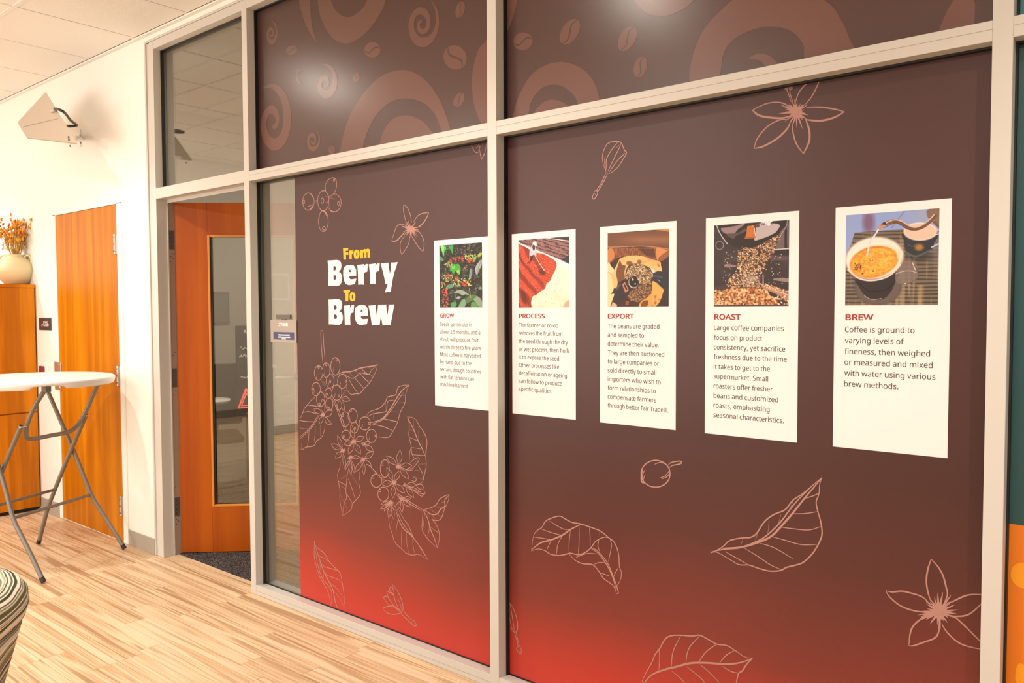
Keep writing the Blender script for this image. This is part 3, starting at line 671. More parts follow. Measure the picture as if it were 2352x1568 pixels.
petal_flower(c5, 230, 365, [(332, 315, 26), (130, 392, 26), (175, 492, 24), (300, 492, 24), (205, 195, 22)], 20, 1)
petal_flower(c5, 120, 455, [(0, 388, 26), (65, 300, 18), (45, 532, 26), (145, 650, 14)], 18, 2)
petal_flower(c5, 195, 525, [(200, 702, 16), (240, 690, 14), (140, 655, 10), (290, 520, 18)], 16, 3)
petal_flower(c5, 325, 545, [(430, 465, 26), (332, 705, 16), (240, 672, 22)], 18, 4)
petal_flower(c5, 325, 390, [(430, 465, 24), (390, 375, 20)], 12, 9)
petal_flower(c5, 675, 615, [(552, 505, 26), (694, 448, 28), (815, 605, 32), (785, 742, 26)], 20, 5)
petal_flower(c5, 630, 775, [(510, 790, 32), (557, 622, 24), (620, 932, 24), (742, 882, 26), (690, 655, 24)], 20, 6)
petal_flower(c5, 740, 800, [(855, 795, 26), (832, 928, 24), (900, 870, 12)], 14, 7)
petal_flower(c5, 600, 975, [(500, 990, 18), (495, 1042, 18), (532, 1062, 14), (578, 1136, 18), (632, 1148, 18), (655, 1060, 16)], 18, 8)
petal_flower(c5, 705, 940, [(798, 1020, 20), (805, 930, 20), (712, 1080, 16), (650, 1060, 20)], 16, 9)
art('bud_drawing', f_l1, c5, .0031, '''790,585 810,560 870,525 882,550 830,620 800,640 790,620; 820,600 870,540; 820,720 855,740 840,765 800,750; 850,800 910,795 935,850; 935,850 880,835 850,800; 940,860 935,890 850,870 830,850; 930,885 910,912 850,875; 760,660 790,650; 740,640 770,650 820,650''')
art('leaf_drawing', f_l1, c5, .0034, '''95,560 90,620 68,690 75,760 90,850 90,950 105,1040 118,1108; 280,660 290,700 280,780 295,850 290,900 250,950 215,990 205,1040 160,1080 118,1108; 185,600 165,700 155,790 150,860 157,930 135,980 118,1108
75,760 130,790 150,800; 165,700 100,740; 150,850 110,810; 170,730 210,830 245,945; 155,880 190,940 215,985; 200,680 270,800; 95,900 130,970; 145,980 165,1070; 128,1000 112,1080''')
art('leaf_drawing', f_l1, c5, .0034, '''765,118 820,125 860,160 885,210 925,260 955,330 962,380 955,450 950,520 955,600 940,680 925,750 900,780 850,790; 765,118 785,200 780,300 795,370 805,420 790,470 785,570; 805,420 810,480 835,535; *765,118 830,250 870,350 910,430 945,510
-785,240 830,265; -785,325 830,340 870,360; -805,425 850,430 900,440; -810,495 870,500 945,505; -880,210 875,340; -925,270 915,420; 955,420 945,490; -880,590 950,588; 870,600 920,690 925,740; -840,650 940,660; -815,710 925,745; -825,150 835,250''')
art('leaf_drawing', f_l1, c5, .0034, '''925,1045 990,1030 1050,1000 1090,940 1150,905 1185,895; 1185,895 1170,970 1140,1030 1110,1120 1080,1150 1030,1150 980,1110 930,1045; *930,1045 1000,1090 1060,1090 1100,1040 1140,1010 1140,950 1185,900; 990,1040 1060,1085; 1050,1015 1100,1025; 1100,980 1145,965; 1000,1085 1045,1145; 1060,1085 1100,1120; 1110,1030 1140,1030''')
art('leaf_drawing', f_l1, c5, .0034, '''925,1050 915,1150 915,1250 960,1325 1010,1380 1068,1430; 1068,1430 1085,1330 1080,1260 1050,1190 1000,1130 930,1050; *925,1050 970,1140 1000,1250 1030,1320 1068,1430; -940,1090 930,1160 925,1220; -980,1160 985,1240 965,1320; -1010,1260 1015,1370; -990,1210 1040,1255 1078,1275; -1020,1300 1080,1360''')
art('leaf_drawing', f_l1, c5, .0034, '''585,1090 580,1150 590,1220 615,1290 640,1370 710,1440 770,1490 830,1500 880,1495 970,1547; 970,1547 910,1440 830,1330 780,1210 730,1140 680,1050; *655,1060 680,1150 730,1240 800,1300 880,1400 970,1547; 665,1060 700,1150 760,1240 830,1330 900,1430
-715,1210 705,1330 710,1440; -755,1270 760,1380 780,1490; -815,1340 825,1420 840,1490; -890,1410 910,1500; -675,1130 660,1210 650,1290; -715,1190 775,1210; -770,1260 810,1280; -615,1130 600,1210''')

# --- title lettering (outlines of each letter, with counters)
t1, t2 = Crop(740, 560, 13.0667, AY-.0002), Crop(740, 660, 13.0667, AY-.0002)
title = empty('title_lettering', (1.0, AY, 1.5), label='From Berry To Brew title in chunky yellow and white letters on the maroon film', cat='lettering')
def word(name, mat, cr, glyphs):
    w = None
    mbt = MB()
    for g in glyphs:
        loops = [cr.path(l) for l in g.split('|')]
        m = tri_poly('', loops, mat, None, AY-.0002)
        mbt.add(m.v, m.f)
    return mbt.build(name, mat, title)
E_ = '840,630 940,645 990,700 1018,790 1022,950 810,968 815,1010 840,1055 890,1062 1025,1040 1005,1120 985,1200 870,1225 790,1235 700,1190 650,1090 632,950 632,800 660,700 720,650|835,758 805,800 803,845 868,845 860,790'
R_ = '1048,635 1150,622 1250,605 1245,720 1275,640 1320,600 1375,608 1365,720 1350,835 1290,845 1262,880 1250,960 1255,1222 1160,1215 1082,1225 1075,900 1065,760'
def shift(t, f):
    out = []
    for lp in t.split('|'):
        a = [tuple(map(float, q.split(','))) for q in lp.split()]
        out.append(' '.join('%g,%g' % f(x, y) for x, y in a))
    return '|'.join(out)
word('word_from', M['yellowink'], t1, ['625,130 780,120 785,195 708,205 710,258 785,248 788,325 712,330 718,470 640,470 632,250',
    '802,205 868,190 890,200 940,182 930,290 892,300 890,380 892,455 820,455 815,300',
    '1040,170 1095,185 1122,230 1125,320 1112,400 1070,438 1010,442 960,405 945,330 950,240 985,185|1040,232 1022,270 1020,330 1030,378 1048,375 1055,320 1055,265',
    '1138,190 1208,170 1218,180 1275,152 1300,160 1385,142 1425,170 1435,250 1438,400 1362,420 1358,260 1345,240 1330,260 1332,412 1262,420 1250,255 1232,250 1225,300 1228,420 1155,432 1148,300'])
word('word_berry', M['titlewhite'], t1, ['162,498 290,492 430,480 520,500 565,560 580,660 560,760 500,838 560,880 595,960 600,1060 570,1170 520,1240 470,1255 330,1250 182,1255 180,900 175,650|335,670 338,800 375,798 410,770 415,720 405,680 380,665|340,940 345,1080 385,1080 420,1050 425,990 410,950 385,938',
    E_, R_, shift(R_, lambda x, y: (x+352+(y-620)*.008, y-22)),
    '1755,580 1870,578 1985,560 2000,680 2035,905 2065,740 2065,560 2160,560 2265,545 2230,660 2170,840 2120,1040 2085,1250 2055,1435 1960,1442 1880,1455 1925,1330 1970,1195 1900,1198 1875,1060 1830,860'])
word('word_to', M['yellowink'], t2, ['635,82 740,75 832,68 838,140 788,150 785,300 782,405 700,412 700,260 690,150 640,155',
    '905,140 965,155 995,200 1000,290 985,380 940,408 880,408 835,370 822,290 830,200 860,150|908,200 892,240 892,320 903,348 918,340 925,280 922,220'])
word('word_brew', M['titlewhite'], t2, ['185,365 300,362 410,350 500,355 570,390 598,470 600,560 580,640 520,715 590,760 618,850 620,950 590,1060 520,1118 440,1122 300,1108 200,1108 200,800 195,550|355,540 357,665 400,665 432,640 438,590 425,545 385,532|360,812 365,942 410,942 440,915 446,870 430,825 395,808',
    '645,545 740,540 836,525 834,640 860,560 905,522 960,530 950,640 935,758 890,760 860,790 842,860 840,960 848,1122 760,1115 680,1122 672,850 660,660',
    '1190,520 1290,540 1350,610 1378,700 1380,850 1155,850 1165,900 1190,945 1240,950 1380,940 1360,1020 1342,1098 1230,1118 1130,1125 1050,1080 1000,980 980,850 980,700 1010,600 1080,540|1188,650 1160,690 1152,732 1218,732 1208,680',
    '1390,545 1500,540 1605,520 1615,660 1640,840 1665,700 1678,520 1800,520 1920,512 1930,660 1955,840 1985,680 1998,512 2080,515 2168,508 2120,760 2050,1130 1940,1125 1812,1135 1790,1000 1765,860 1740,1000 1722,1130 1610,1125 1495,1135 1450,850'])
# ------------------------------------------------------------------ printed photographs, painted into vertex colours
class Paint:
    """crop coordinates of the print: x0..x1, top edge y = ya..yb (left..right), bottom y1"""
    def __init__(s, w, h, x0, x1, ya, yb, y1, bg):
        s.w, s.h = w, h
        U_, V_ = np.meshgrid((np.arange(w)+.5)/w, (np.arange(h)+.5)/h)
        s.X = x0+U_*(x1-x0); top = ya+(yb-ya)*U_; s.Y = top+V_*(y1-top)
        s.img = np.zeros((h, w, 3)); s.img[:] = bg
    def put(s, m, col, a=1.):
        m = (m*a)[..., None]; s.img = s.img*(1-m)+np.array(col, float)*m
    def poly(s, txt, col, a=1., smooth=True):
        v = [float(q) for q in txt.replace(',', ' ').split()]; P_ = [(v[i], v[i+1]) for i in range(0, len(v), 2)]
        if smooth and len(P_) > 4: P_ = [tuple(q) for q in catmull(P_, 4, closed=True)]
        inside = np.zeros(s.X.shape, bool); n = len(P_)
        for i in range(n):
            (xa, ya), (xb, yb) = P_[i], P_[(i+1) % n]
            if ya == yb: continue
            c_ = ((s.Y > min(ya, yb)) & (s.Y <= max(ya, yb)))
            xi = xa+(s.Y-ya)*(xb-xa)/(yb-ya); inside ^= c_ & (s.X < xi)
        m = inside.astype(float)
        if col is not None: s.put(m, col, a)
        return m
    def ell(s, cx, cy, rx, ry, col, ang=0, a=1., soft=.12):
        c_, s_ = math.cos(math.radians(ang)), math.sin(math.radians(ang))
        u = ((s.X-cx)*c_+(s.Y-cy)*s_)/rx; v = (-(s.X-cx)*s_+(s.Y-cy)*c_)/ry
        d = np.sqrt(u*u+v*v); m = np.clip((1-d)/soft+.5, 0, 1)
        if col is not None: s.put(m, col, a)
        return m
    def line(s, txt, w, col, a=1.):
        v = [float(q) for q in txt.replace(',', ' ').split()]; P_ = catmull([(v[i], v[i+1]) for i in range(0, len(v), 2)], 4)
        d = np.full(s.X.shape, 1e9)
        for i in range(len(P_)-1):
            ax, ay = P_[i]; bx, by = P_[i+1]; L2 = (bx-ax)**2+(by-ay)**2+1e-9
            t = np.clip(((s.X-ax)*(bx-ax)+(s.Y-ay)*(by-ay))/L2, 0, 1)
            d = np.minimum(d, np.hypot(s.X-ax-t*(bx-ax), s.Y-ay-t*(by-ay)))
        m = np.clip((w/2-d)/3+.5, 0, 1); s.put(m, col, a); return m
    def noise(s, sx, sy, seed=0, ang=0, oct=1):
        r = np.random.default_rng(seed); out = 0; amp = 1; tot = 0
        c_, s_ = math.cos(math.radians(ang)), math.sin(math.radians(ang))
        for o in range(oct):
            g = r.random((97, 97)); u = (s.X*c_+s.Y*s_)/sx*2**o; v = (-s.X*s_+s.Y*c_)/sy*2**o
            iu, iv = np.floor(u).astype(int), np.floor(v).astype(int); fu, fv = u-iu, v-iv; fu = fu*fu*(3-2*fu); fv = fv*fv*(3-2*fv)
            G_ = lambda a, b: g[a % 97, b % 97]
            out = out+amp*((G_(iu, iv)*(1-fu)+G_(iu+1, iv)*fu)*(1-fv)+(G_(iu, iv+1)*(1-fu)+G_(iu+1, iv+1)*fu)*fv); tot += amp; amp *= .5
        return out/tot
    def blobs(s, n, box, r, cols, seed, region=None, asp=.65, a=1.):
        q = random.Random(seed); k = 0; t = 0
        while k < n and t < n*12:
            t += 1; x, y = q.uniform(box[0], box[2]), q.uniform(box[1], box[3])
            if region is not None:
                j = np.argmin(np.abs(s.X[0]-x)); i = np.argmin(np.abs(s.Y[:, j]-y))
                if region[i, j] < .5: continue
            k += 1; rr = q.uniform(*r); c_ = q.choice(cols)
            # local window for speed
            j0, j1 = np.searchsorted(s.X[0], [x-rr*1.3, x+rr*1.3]); ym = s.Y[:, min(j0, s.w-1)]; i0, i1 = np.searchsorted(ym, [y-rr*1.8, y+rr*1.8])
            if j1 <= j0 or i1 <= i0: continue
            sub = (slice(i0, i1), slice(j0, j1)); th = q.uniform(0, PI); X_, Y_ = s.X[sub]-x, s.Y[sub]-y
            u = (X_*math.cos(th)+Y_*math.sin(th))/rr; v = (-X_*math.sin(th)+Y_*math.cos(th))/(rr*asp)
            m = (np.clip((1-np.hypot(u, v))/.35+.3, 0, 1)*a)[..., None]; s.img[sub] = s.img[sub]*(1-m)+np.array(c_, float)*m
    def mul(s, f, m=None):
        f = f[..., None]; 
        s.img = s.img*f if m is None else s.img*(1-m[..., None]+m[..., None]*f)

def photo_grow():
    p = Paint(150, 230, 88, 1022, 132, 66, 1478, (44, 36, 32))
    n = p.noise(55, 55, 1, oct=3); p.put(np.clip((n-.52)*5, 0, 1), (78, 92, 74), .75)
    n = p.noise(26, 30, 2, oct=2); p.put(np.clip((n-.6)*6, 0, 1), (125, 150, 125), .6); n = p.noise(22, 22, 3, oct=2); p.put(np.clip((n-.6)*6, 0, 1), (28, 18, 18), .8)
    g1, g2, g3 = (70, 190, 80), (150, 225, 120), (95, 150, 100)
    p.poly('110,140 150,135 235,150 250,210 205,270 185,380 160,290 130,210', g1); p.poly('130,140 200,150 190,240 180,340 150,230', g2)
    p.poly('300,150 345,130 400,125 400,200 385,320 360,260', (55, 165, 85)); p.poly('90,400 130,370 190,450 140,470 95,440', (75, 150, 100))
    p.poly('330,620 340,560 400,530 450,540 510,530 555,590 560,660 530,770 480,720 450,690 400,750 370,690 330,690', (70, 170, 60)); p.poly('350,600 440,570 440,640 380,650', (110, 205, 85)); p.poly('460,680 530,650 540,750 500,730', (165, 200, 90))
    p.poly('900,560 960,480 1015,430 1005,560 950,680 910,780 880,700 875,640', (172, 178, 182)); p.line('1010,440 960,560 905,770', 10, (110, 120, 120)); p.line('890,620 980,560', 5, (120, 130, 130)); p.line('885,680 960,620', 5, (120, 130, 130))
    p.poly('770,650 808,640 805,730 780,830 740,840 750,740', (128, 148, 160)); p.poly('930,340 980,290 1020,310 980,370 930,380', (170, 190, 70)); p.poly('850,400 900,360 890,430 850,500 820,430', (135, 160, 100))
    p.poly('410,1150 510,1095 600,1100 700,1160 740,1200 660,1190 600,1210 520,1170', (150, 172, 155)); p.poly('450,1280 500,1230 580,1245 520,1290', (165, 175, 180)); p.poly('230,1070 260,1000 340,970 420,1010 350,1050', (100, 150, 115))
    p.poly('510,1470 560,1350 640,1290 680,1400 600,1478', (125, 165, 135)); p.poly('820,1300 900,1230 1000,1310 1022,1460 930,1440 870,1340', (140, 162, 140)); p.poly('660,1330 720,1230 830,1190 900,1220 800,1330 700,1380', (85, 120, 75)); p.poly('780,1380 860,1350 930,1430 900,1478 800,1478', (95, 150, 75)); p.poly('340,1380 440,1350 470,1420 400,1478 350,1460', (75, 160, 85)); p.poly('930,1050 1000,1010 1010,1080 950,1090', (105, 150, 115))
    p.line('740,1050 760,1150 775,1270', 9, (190, 180, 120)); p.line('620,640 700,560', 9, (215, 165, 110)); p.line('640,640 710,595', 7, (205, 170, 110)); p.line('860,1090 920,1045', 8, (150, 185, 140))
    p.blobs(40, (640, 340, 880, 440), (14, 20), [(200, 205, 120), (175, 190, 95)], 5); p.blobs(30, (200, 480, 380, 600), (12, 18), [(190, 195, 120), (160, 170, 90)], 6)
    p.blobs(55, (160, 760, 400, 910), (12, 18), [(195, 205, 130), (170, 110, 60)], 7); p.blobs(50, (400, 830, 780, 1010), (15, 21), [(215, 215, 120), (190, 200, 100)], 8)
    R_ = [(225, 50, 35), (240, 95, 75), (205, 35, 30)]
    for b, k in (((400, 390, 470, 510), 9), ((310, 440, 360, 490), 5), ((500, 370, 640, 470), 15), ((725, 440, 810, 510), 11), ((240, 770, 330, 800), 8), ((450, 800, 530, 890), 12), ((595, 880, 680, 1010), 15), ((150, 1060, 265, 1240), 18), ((150, 1270, 280, 1470), 14)):
        p.blobs(k, b, (14, 22), R_, int(b[0]), asp=.85)
    p.blobs(8, (140, 940, 220, 1050), (14, 18), [(215, 150, 80), (200, 170, 100)], 3); p.blobs(60, (410, 140, 800, 330), (7, 12), [(120, 125, 120), (90, 85, 85), (175, 150, 150)], 12)
    return p
def photo_process():
    p = Paint(170, 240, 95, 1143, 150, 66, 1530, (250, 240, 222))
    n = p.noise(220, 160, 4, oct=2); p.put(np.clip((p.Y-1100)/500, 0, 1)*np.clip(n*1.6-.4, 0, 1), (245, 212, 150), .8); p.poly('1010,1530 1060,1420 1143,1370 1143,1530', (200, 165, 150), .8)
    field = p.poly('95,150 1143,60 1143,645 860,540 460,365 95,190', (150, 108, 106), smooth=False)
    st = np.sin((p.Y-p.X*.33)/11+p.noise(120, 40, 5)*4); p.put(field*np.clip(st*1.4, 0, 1), (62, 40, 44), .85); n = p.noise(12, 10, 6); p.put(field*np.clip((n-.6)*4, 0, 1), (190, 140, 135), .7)
    p.poly('980,540 1080,480 1143,450 1143,640', (50, 44, 68), .85); p.poly('730,100 1143,66 1143,160', (72, 58, 68), 1, False); p.poly('650,103 720,100 1143,158 1143,172', (248, 240, 235), 1, False)
    p.poly('95,185 340,290 860,500 1143,640 1143,745 900,640 840,560 480,395 340,345 95,235', (255, 250, 245), 1, False)
    red = p.poly('60,225 130,240 250,290 340,340 480,400 620,430 760,500 850,560 890,620 885,700 850,790 800,880 760,980 680,1050 660,1130 560,1200 480,1260 400,1300 375,1350 365,1440 350,1560 60,1560', (228, 84, 50))
    n = p.noise(14, 12, 8, oct=2); p.put(red*np.clip((n-.45)*3, 0, 1), (170, 40, 24), .8); n = p.noise(9, 9, 9); p.put(red*np.clip((n-.72)*6, 0, 1), (250, 170, 140), .8)
    fur = np.clip(np.sin((p.Y*.75-p.X)/42+p.noise(260, 260, 3)*5)*1.5, 0, 1); p.put(red*fur*(p.X < 640), (110, 38, 28), .62); f2 = np.clip(np.sin((p.Y-p.X*.45)/9+p.noise(60, 60, 2)*3)*1.5, 0, 1); p.put(red*f2*(p.X > 480)*(p.Y > 400), (165, 60, 40), .6)
    p.ell(600, 810, 70, 50, (95, 38, 28), 20, .85, .8); p.ell(215, 1330, 60, 150, (90, 30, 25), -20, .8, .8); p.line('600,730 540,790', 40, (120, 45, 32), .7)
    p.blobs(60, (370, 860, 1000, 1520), (4, 9), [(90, 80, 50), (140, 120, 80), (200, 150, 110)], 3, region=1-red-field); p.blobs(260, (340, 540, 930, 1340), (5, 11), [(228, 120, 80), (205, 90, 60)], 9, region=1-field-red, a=.6) if False else None
    p.poly('405,200 425,178 450,175 480,200 485,245 470,270 430,240 400,240', (252, 244, 244)); p.poly('390,250 370,290 345,340 335,400 360,470 400,455 440,430 470,480 475,370 460,280', (226, 208, 226)); p.poly('395,255 450,270 450,320 430,360 400,330', (60, 60, 62)); p.poly('380,460 410,470 385,560 365,590 335,570', (48, 46, 52)); p.ell(310, 610, 45, 14, (130, 40, 35), -20)
    p.line('440,440 470,500 560,650 635,758', 12, (250, 232, 214)); p.line('620,760 655,740', 8, (240, 220, 200)); p.line('160,150 155,225', 12, (60, 55, 60)); p.line('330,410 345,580', 6, (235, 215, 225))
    return p
def photo_export():
    p = Paint(190, 240, 47, 1203, 130, 40, 1512, (58, 40, 34))
    t = p.noise(10, 40, 3, oct=2)
    top = p.poly('47,130 1203,60 1203,420 900,385 700,370 300,385 70,400 47,340', (118, 76, 52), 1, False); p.put(top*np.clip(1.1-np.abs(p.Y-250)/110, 0, 1)*np.clip((p.X-150)/500, 0, 1), (165, 108, 74), .7); p.poly('900,60 1203,40 1203,100 1100,80', (205, 135, 75)); p.line('47,390 300,385 700,370 1000,395 1203,430', 12, (210, 150, 100))
    mid = p.poly('60,420 300,400 700,395 960,410 980,640 800,580 500,550 250,590 70,690', (120, 70, 44)); p.put(mid*np.clip((t-.4)*3, 0, 1), (185, 115, 70), .8); p.poly('60,430 150,430 185,560 110,660 55,680', (205, 130, 75)); p.poly('975,410 1130,430 1190,470 1060,570 1000,650 975,560', (214, 140, 78)); p.poly('1010,600 1120,500 1203,450 1203,560 1080,660', (150, 90, 55)); p.poly('640,420 940,420 960,580 800,560', (80, 46, 34), .8)
    p.poly('47,720 130,760 180,830 150,1000 170,1170 120,1270 180,1270 130,1420 100,1512 47,1512', (248, 214, 165)); p.line('50,860 130,900 140,960', 20, (230, 170, 110)); p.line('120,1265 215,1255', 10, (150, 70, 40))
    bag = p.poly('170,840 230,720 290,610 420,560 600,545 760,570 900,620 1040,660 1060,740 1075,850 980,850 930,890 880,800 780,740 650,700 480,720 400,850 380,1000 250,1060 240,1130 175,1160 140,1000', (238, 190, 120)); n = p.noise(120, 90, 5, oct=2); p.put(bag*np.clip((n-.5)*3, 0, 1), (196, 134, 72), .6); p.poly('290,640 330,720 400,740 380,860 380,1000 260,1050 240,1000 220,850', (110, 62, 40), .9); p.ell(470, 690, 60, 40, (110, 65, 40), 0, .8, .6); p.ell(660, 665, 40, 40, (120, 70, 45), 0, .8, .6); p.poly('870,800 930,810 960,870 920,880', (240, 225, 220)); p.poly('1010,690 1040,740 1020,770 990,720', (150, 90, 45), .7)
    p.poly('900,1040 960,1050 1050,1120 1115,1215 1090,1300 1020,1450 940,1512 820,1512 870,1360 890,1200', (232, 172, 92)); p.poly('660,1512 690,1420 800,1350 900,1260 900,1400 850,1512', (222, 160, 84)); p.poly('700,1512 720,1420 800,1390 830,1420 800,1512', (110, 64, 34), .9); n = p.noise(60, 60, 8, oct=2); p.put(np.clip((n-.55)*4, 0, 1)*(p.X > 850)*(p.Y > 1300)*(p.X < 1090), (120, 70, 35), .6)
    be = p.poly('400,990 410,880 460,780 560,715 700,715 820,780 900,860 915,950 870,1040 900,1110 890,1230 800,1350 690,1400 620,1440 520,1400 440,1310 500,1200', (92, 62, 40))
    lc = [(225, 200, 150), (205, 165, 110), (240, 225, 190), (150, 105, 70)]; dc = [(165, 120, 78), (130, 88, 56), (200, 160, 120)]
    p.blobs(900, (400, 710, 915, 1080), (8, 13), lc, 4, region=be, a=.85); p.blobs(650, (440, 1040, 900, 1440), (8, 13), dc, 6, region=be, a=.8); p.blobs(220, (430, 720, 900, 1350), (9, 13), [(60, 40, 28)], 8, region=be, a=.8)
    p.poly('925,885 1000,840 1090,850 1203,860 1203,1250 1120,1200 1030,1110 960,1040 900,1010 930,950', (48, 46, 56)); p.line('940,930 1080,960', 26, (98, 96, 108), .7); p.line('1000,1000 1045,1040', 8, (190, 190, 200)); p.poly('1080,650 1203,560 1203,900 1090,850', (62, 42, 36)); p.poly('1110,1220 1203,1260 1203,1512 960,1512 1050,1440', (60, 40, 34))
    p.poly('150,1420 200,1290 225,1150 290,1050 380,1000 430,1000 520,1130 590,1160 500,1210 400,1290 330,1360 280,1400 240,1470', (52, 40, 46)); p.line('230,1180 300,1080', 30, (110, 88, 96), .7); p.poly('120,1512 150,1420 240,1475 230,1512', (224, 180, 150)); p.poly('380,1400 520,1400 640,1440 600,1512 300,1512 290,1450', (70, 38, 34)); p.poly('400,1410 470,1400 460,1470 400,1490', (170, 90, 60), .8)
    p.poly('430,1010 540,935 600,945 650,1040 640,1110 560,1165 470,1130', (28, 22, 22)); p.ell(545, 1060, 92, 108, (150, 138, 128), -25); p.ell(555, 1050, 80, 92, (30, 24, 24), -25); p.ell(540, 1000, 16, 22, (215, 205, 195)); p.ell(585, 1080, 18, 16, (170, 150, 130)); p.line('470,1090 520,1150 590,1150', 10, (225, 220, 215))
    p.poly('335,1090 390,1045 465,1200 395,1250', (200, 125, 95), 1, False); p.poly('365,1100 390,1085 435,1180 410,1200', (50, 34, 30), 1, False)
    return p
def photo_roast():
    p = Paint(210, 230, 80, 1352, 132, 38, 1512, (58, 46, 46))
    n = p.noise(160, 120, 4, oct=2); p.put(np.clip((n-.5)*3, 0, 1), (78, 64, 66), .7)
    p.poly('1180,300 1280,120 1352,38 1352,560 1120,540 1100,440', (112, 96, 98)); p.poly('1275,200 1310,100 1320,520 1275,520', (48, 40, 42)); p.line('1110,545 1352,528', 18, (215, 200, 200)); p.poly('1110,560 1352,545 1352,640 1110,620', (46, 38, 40)); p.poly('1050,640 1352,660 1352,720 1050,740', (98, 82, 88), .7)
    d = p.poly('110,130 160,230 230,340 320,430 450,500 600,510 780,490 950,420 1100,320 1220,220 1320,38 700,38', (44, 34, 34)); p.line('120,120 170,240 240,350 318,445', 16, (205, 192, 190)); p.line('1322,40 1300,150 1240,260 1130,400', 8, (190, 178, 178))
    p.poly('205,180 330,165 460,140 600,100 610,120 500,200 430,270 300,275 220,230', (150, 128, 130)); p.poly('300,280 500,260 620,180 640,230 480,300 420,360', (92, 76, 78)); p.poly('800,170 860,100 1000,95 1190,120 1150,230 1050,300 900,360 780,385 810,260', (192, 178, 182)); p.ell(830, 135, 38, 35, (92, 72, 78)); p.poly('870,70 1070,60 1020,140 980,120 930,95', (240, 235, 235)); p.blobs(16, (900, 60, 1080, 130), (8, 14), [(50, 40, 42)], 3)
    p.poly('655,150 780,130 775,200 805,345 620,355 650,240', (204, 118, 52), 1, False); p.line('780,180 790,260 812,350', 12, (240, 225, 220)); p.line('625,340 800,330', 16, (170, 85, 40)); p.blobs(40, (660, 140, 780, 230), (6, 9), [(235, 160, 90), (170, 90, 40)], 5)
    m = p.ell(180, 470, 75, 75, (150, 132, 132)); p.ell(180, 470, 62, 62, (56, 45, 45)); p.poly('270,800 340,790 470,815 440,840 280,840', (150, 120, 125)); p.poly('1090,1060 1150,1030 1352,1040 1352,1100 1200,1080', (170, 148, 150), .8)
    region = p.poly('530,570 640,510 800,500 950,430 1100,340 1215,290 1150,450 1100,600 1020,720 960,830 900,960 860,1090 960,1180 600,1200 330,1180 350,1050 480,900 500,700', (70, 48, 42)); 
    bc = [(215, 165, 115), (240, 205, 165), (185, 125, 80), (250, 228, 200), (150, 95, 62)]
    p.blobs(1100, (330, 290, 1215, 1200), (10, 16), bc, 7, region=region, a=.9); p.blobs(200, (330, 290, 1215, 1200), (9, 14), [(60, 40, 36)], 8, region=region, a=.8)
    p.blobs(110, (240, 480, 1250, 1150), (7, 12), bc[:4], 17, a=.9); p.ell(730, 1050, 120, 70, (225, 205, 200), 0, .45, 1)
    base = p.poly('80,1260 250,1245 400,1200 700,1180 960,1230 1060,1330 1140,1400 1140,1512 80,1512', (120, 68, 42)); p.blobs(520, (80, 1210, 1150, 1500), (17, 30), [(232, 176, 118), (205, 140, 85), (245, 205, 155), (165, 98, 60)], 9, region=base, asp=.8, a=.9); p.blobs(120, (80, 1240, 1150, 1500), (10, 16), [(70, 40, 28)], 19, region=base, a=.8)
    p.poly('930,1150 1000,1160 1352,1300 1352,1400 1100,1280 920,1190', (182, 134, 112)); p.line('940,1165 1140,1250 1340,1320', 14, (225, 190, 170)); p.line('930,980 935,1170', 22, (170, 140, 135)); p.blobs(130, (950, 1120, 1352, 1290), (10, 15), bc, 21, region=((p.Y < 1170+(p.X-930)*.36) & (p.Y > 1110+(p.X-930)*.34)).astype(float)); p.blobs(30, (1130, 1330, 1352, 1480), (16, 24), bc, 23)
    p.put(((p.Y > 1488)).astype(float), (70, 56, 56))
    return p
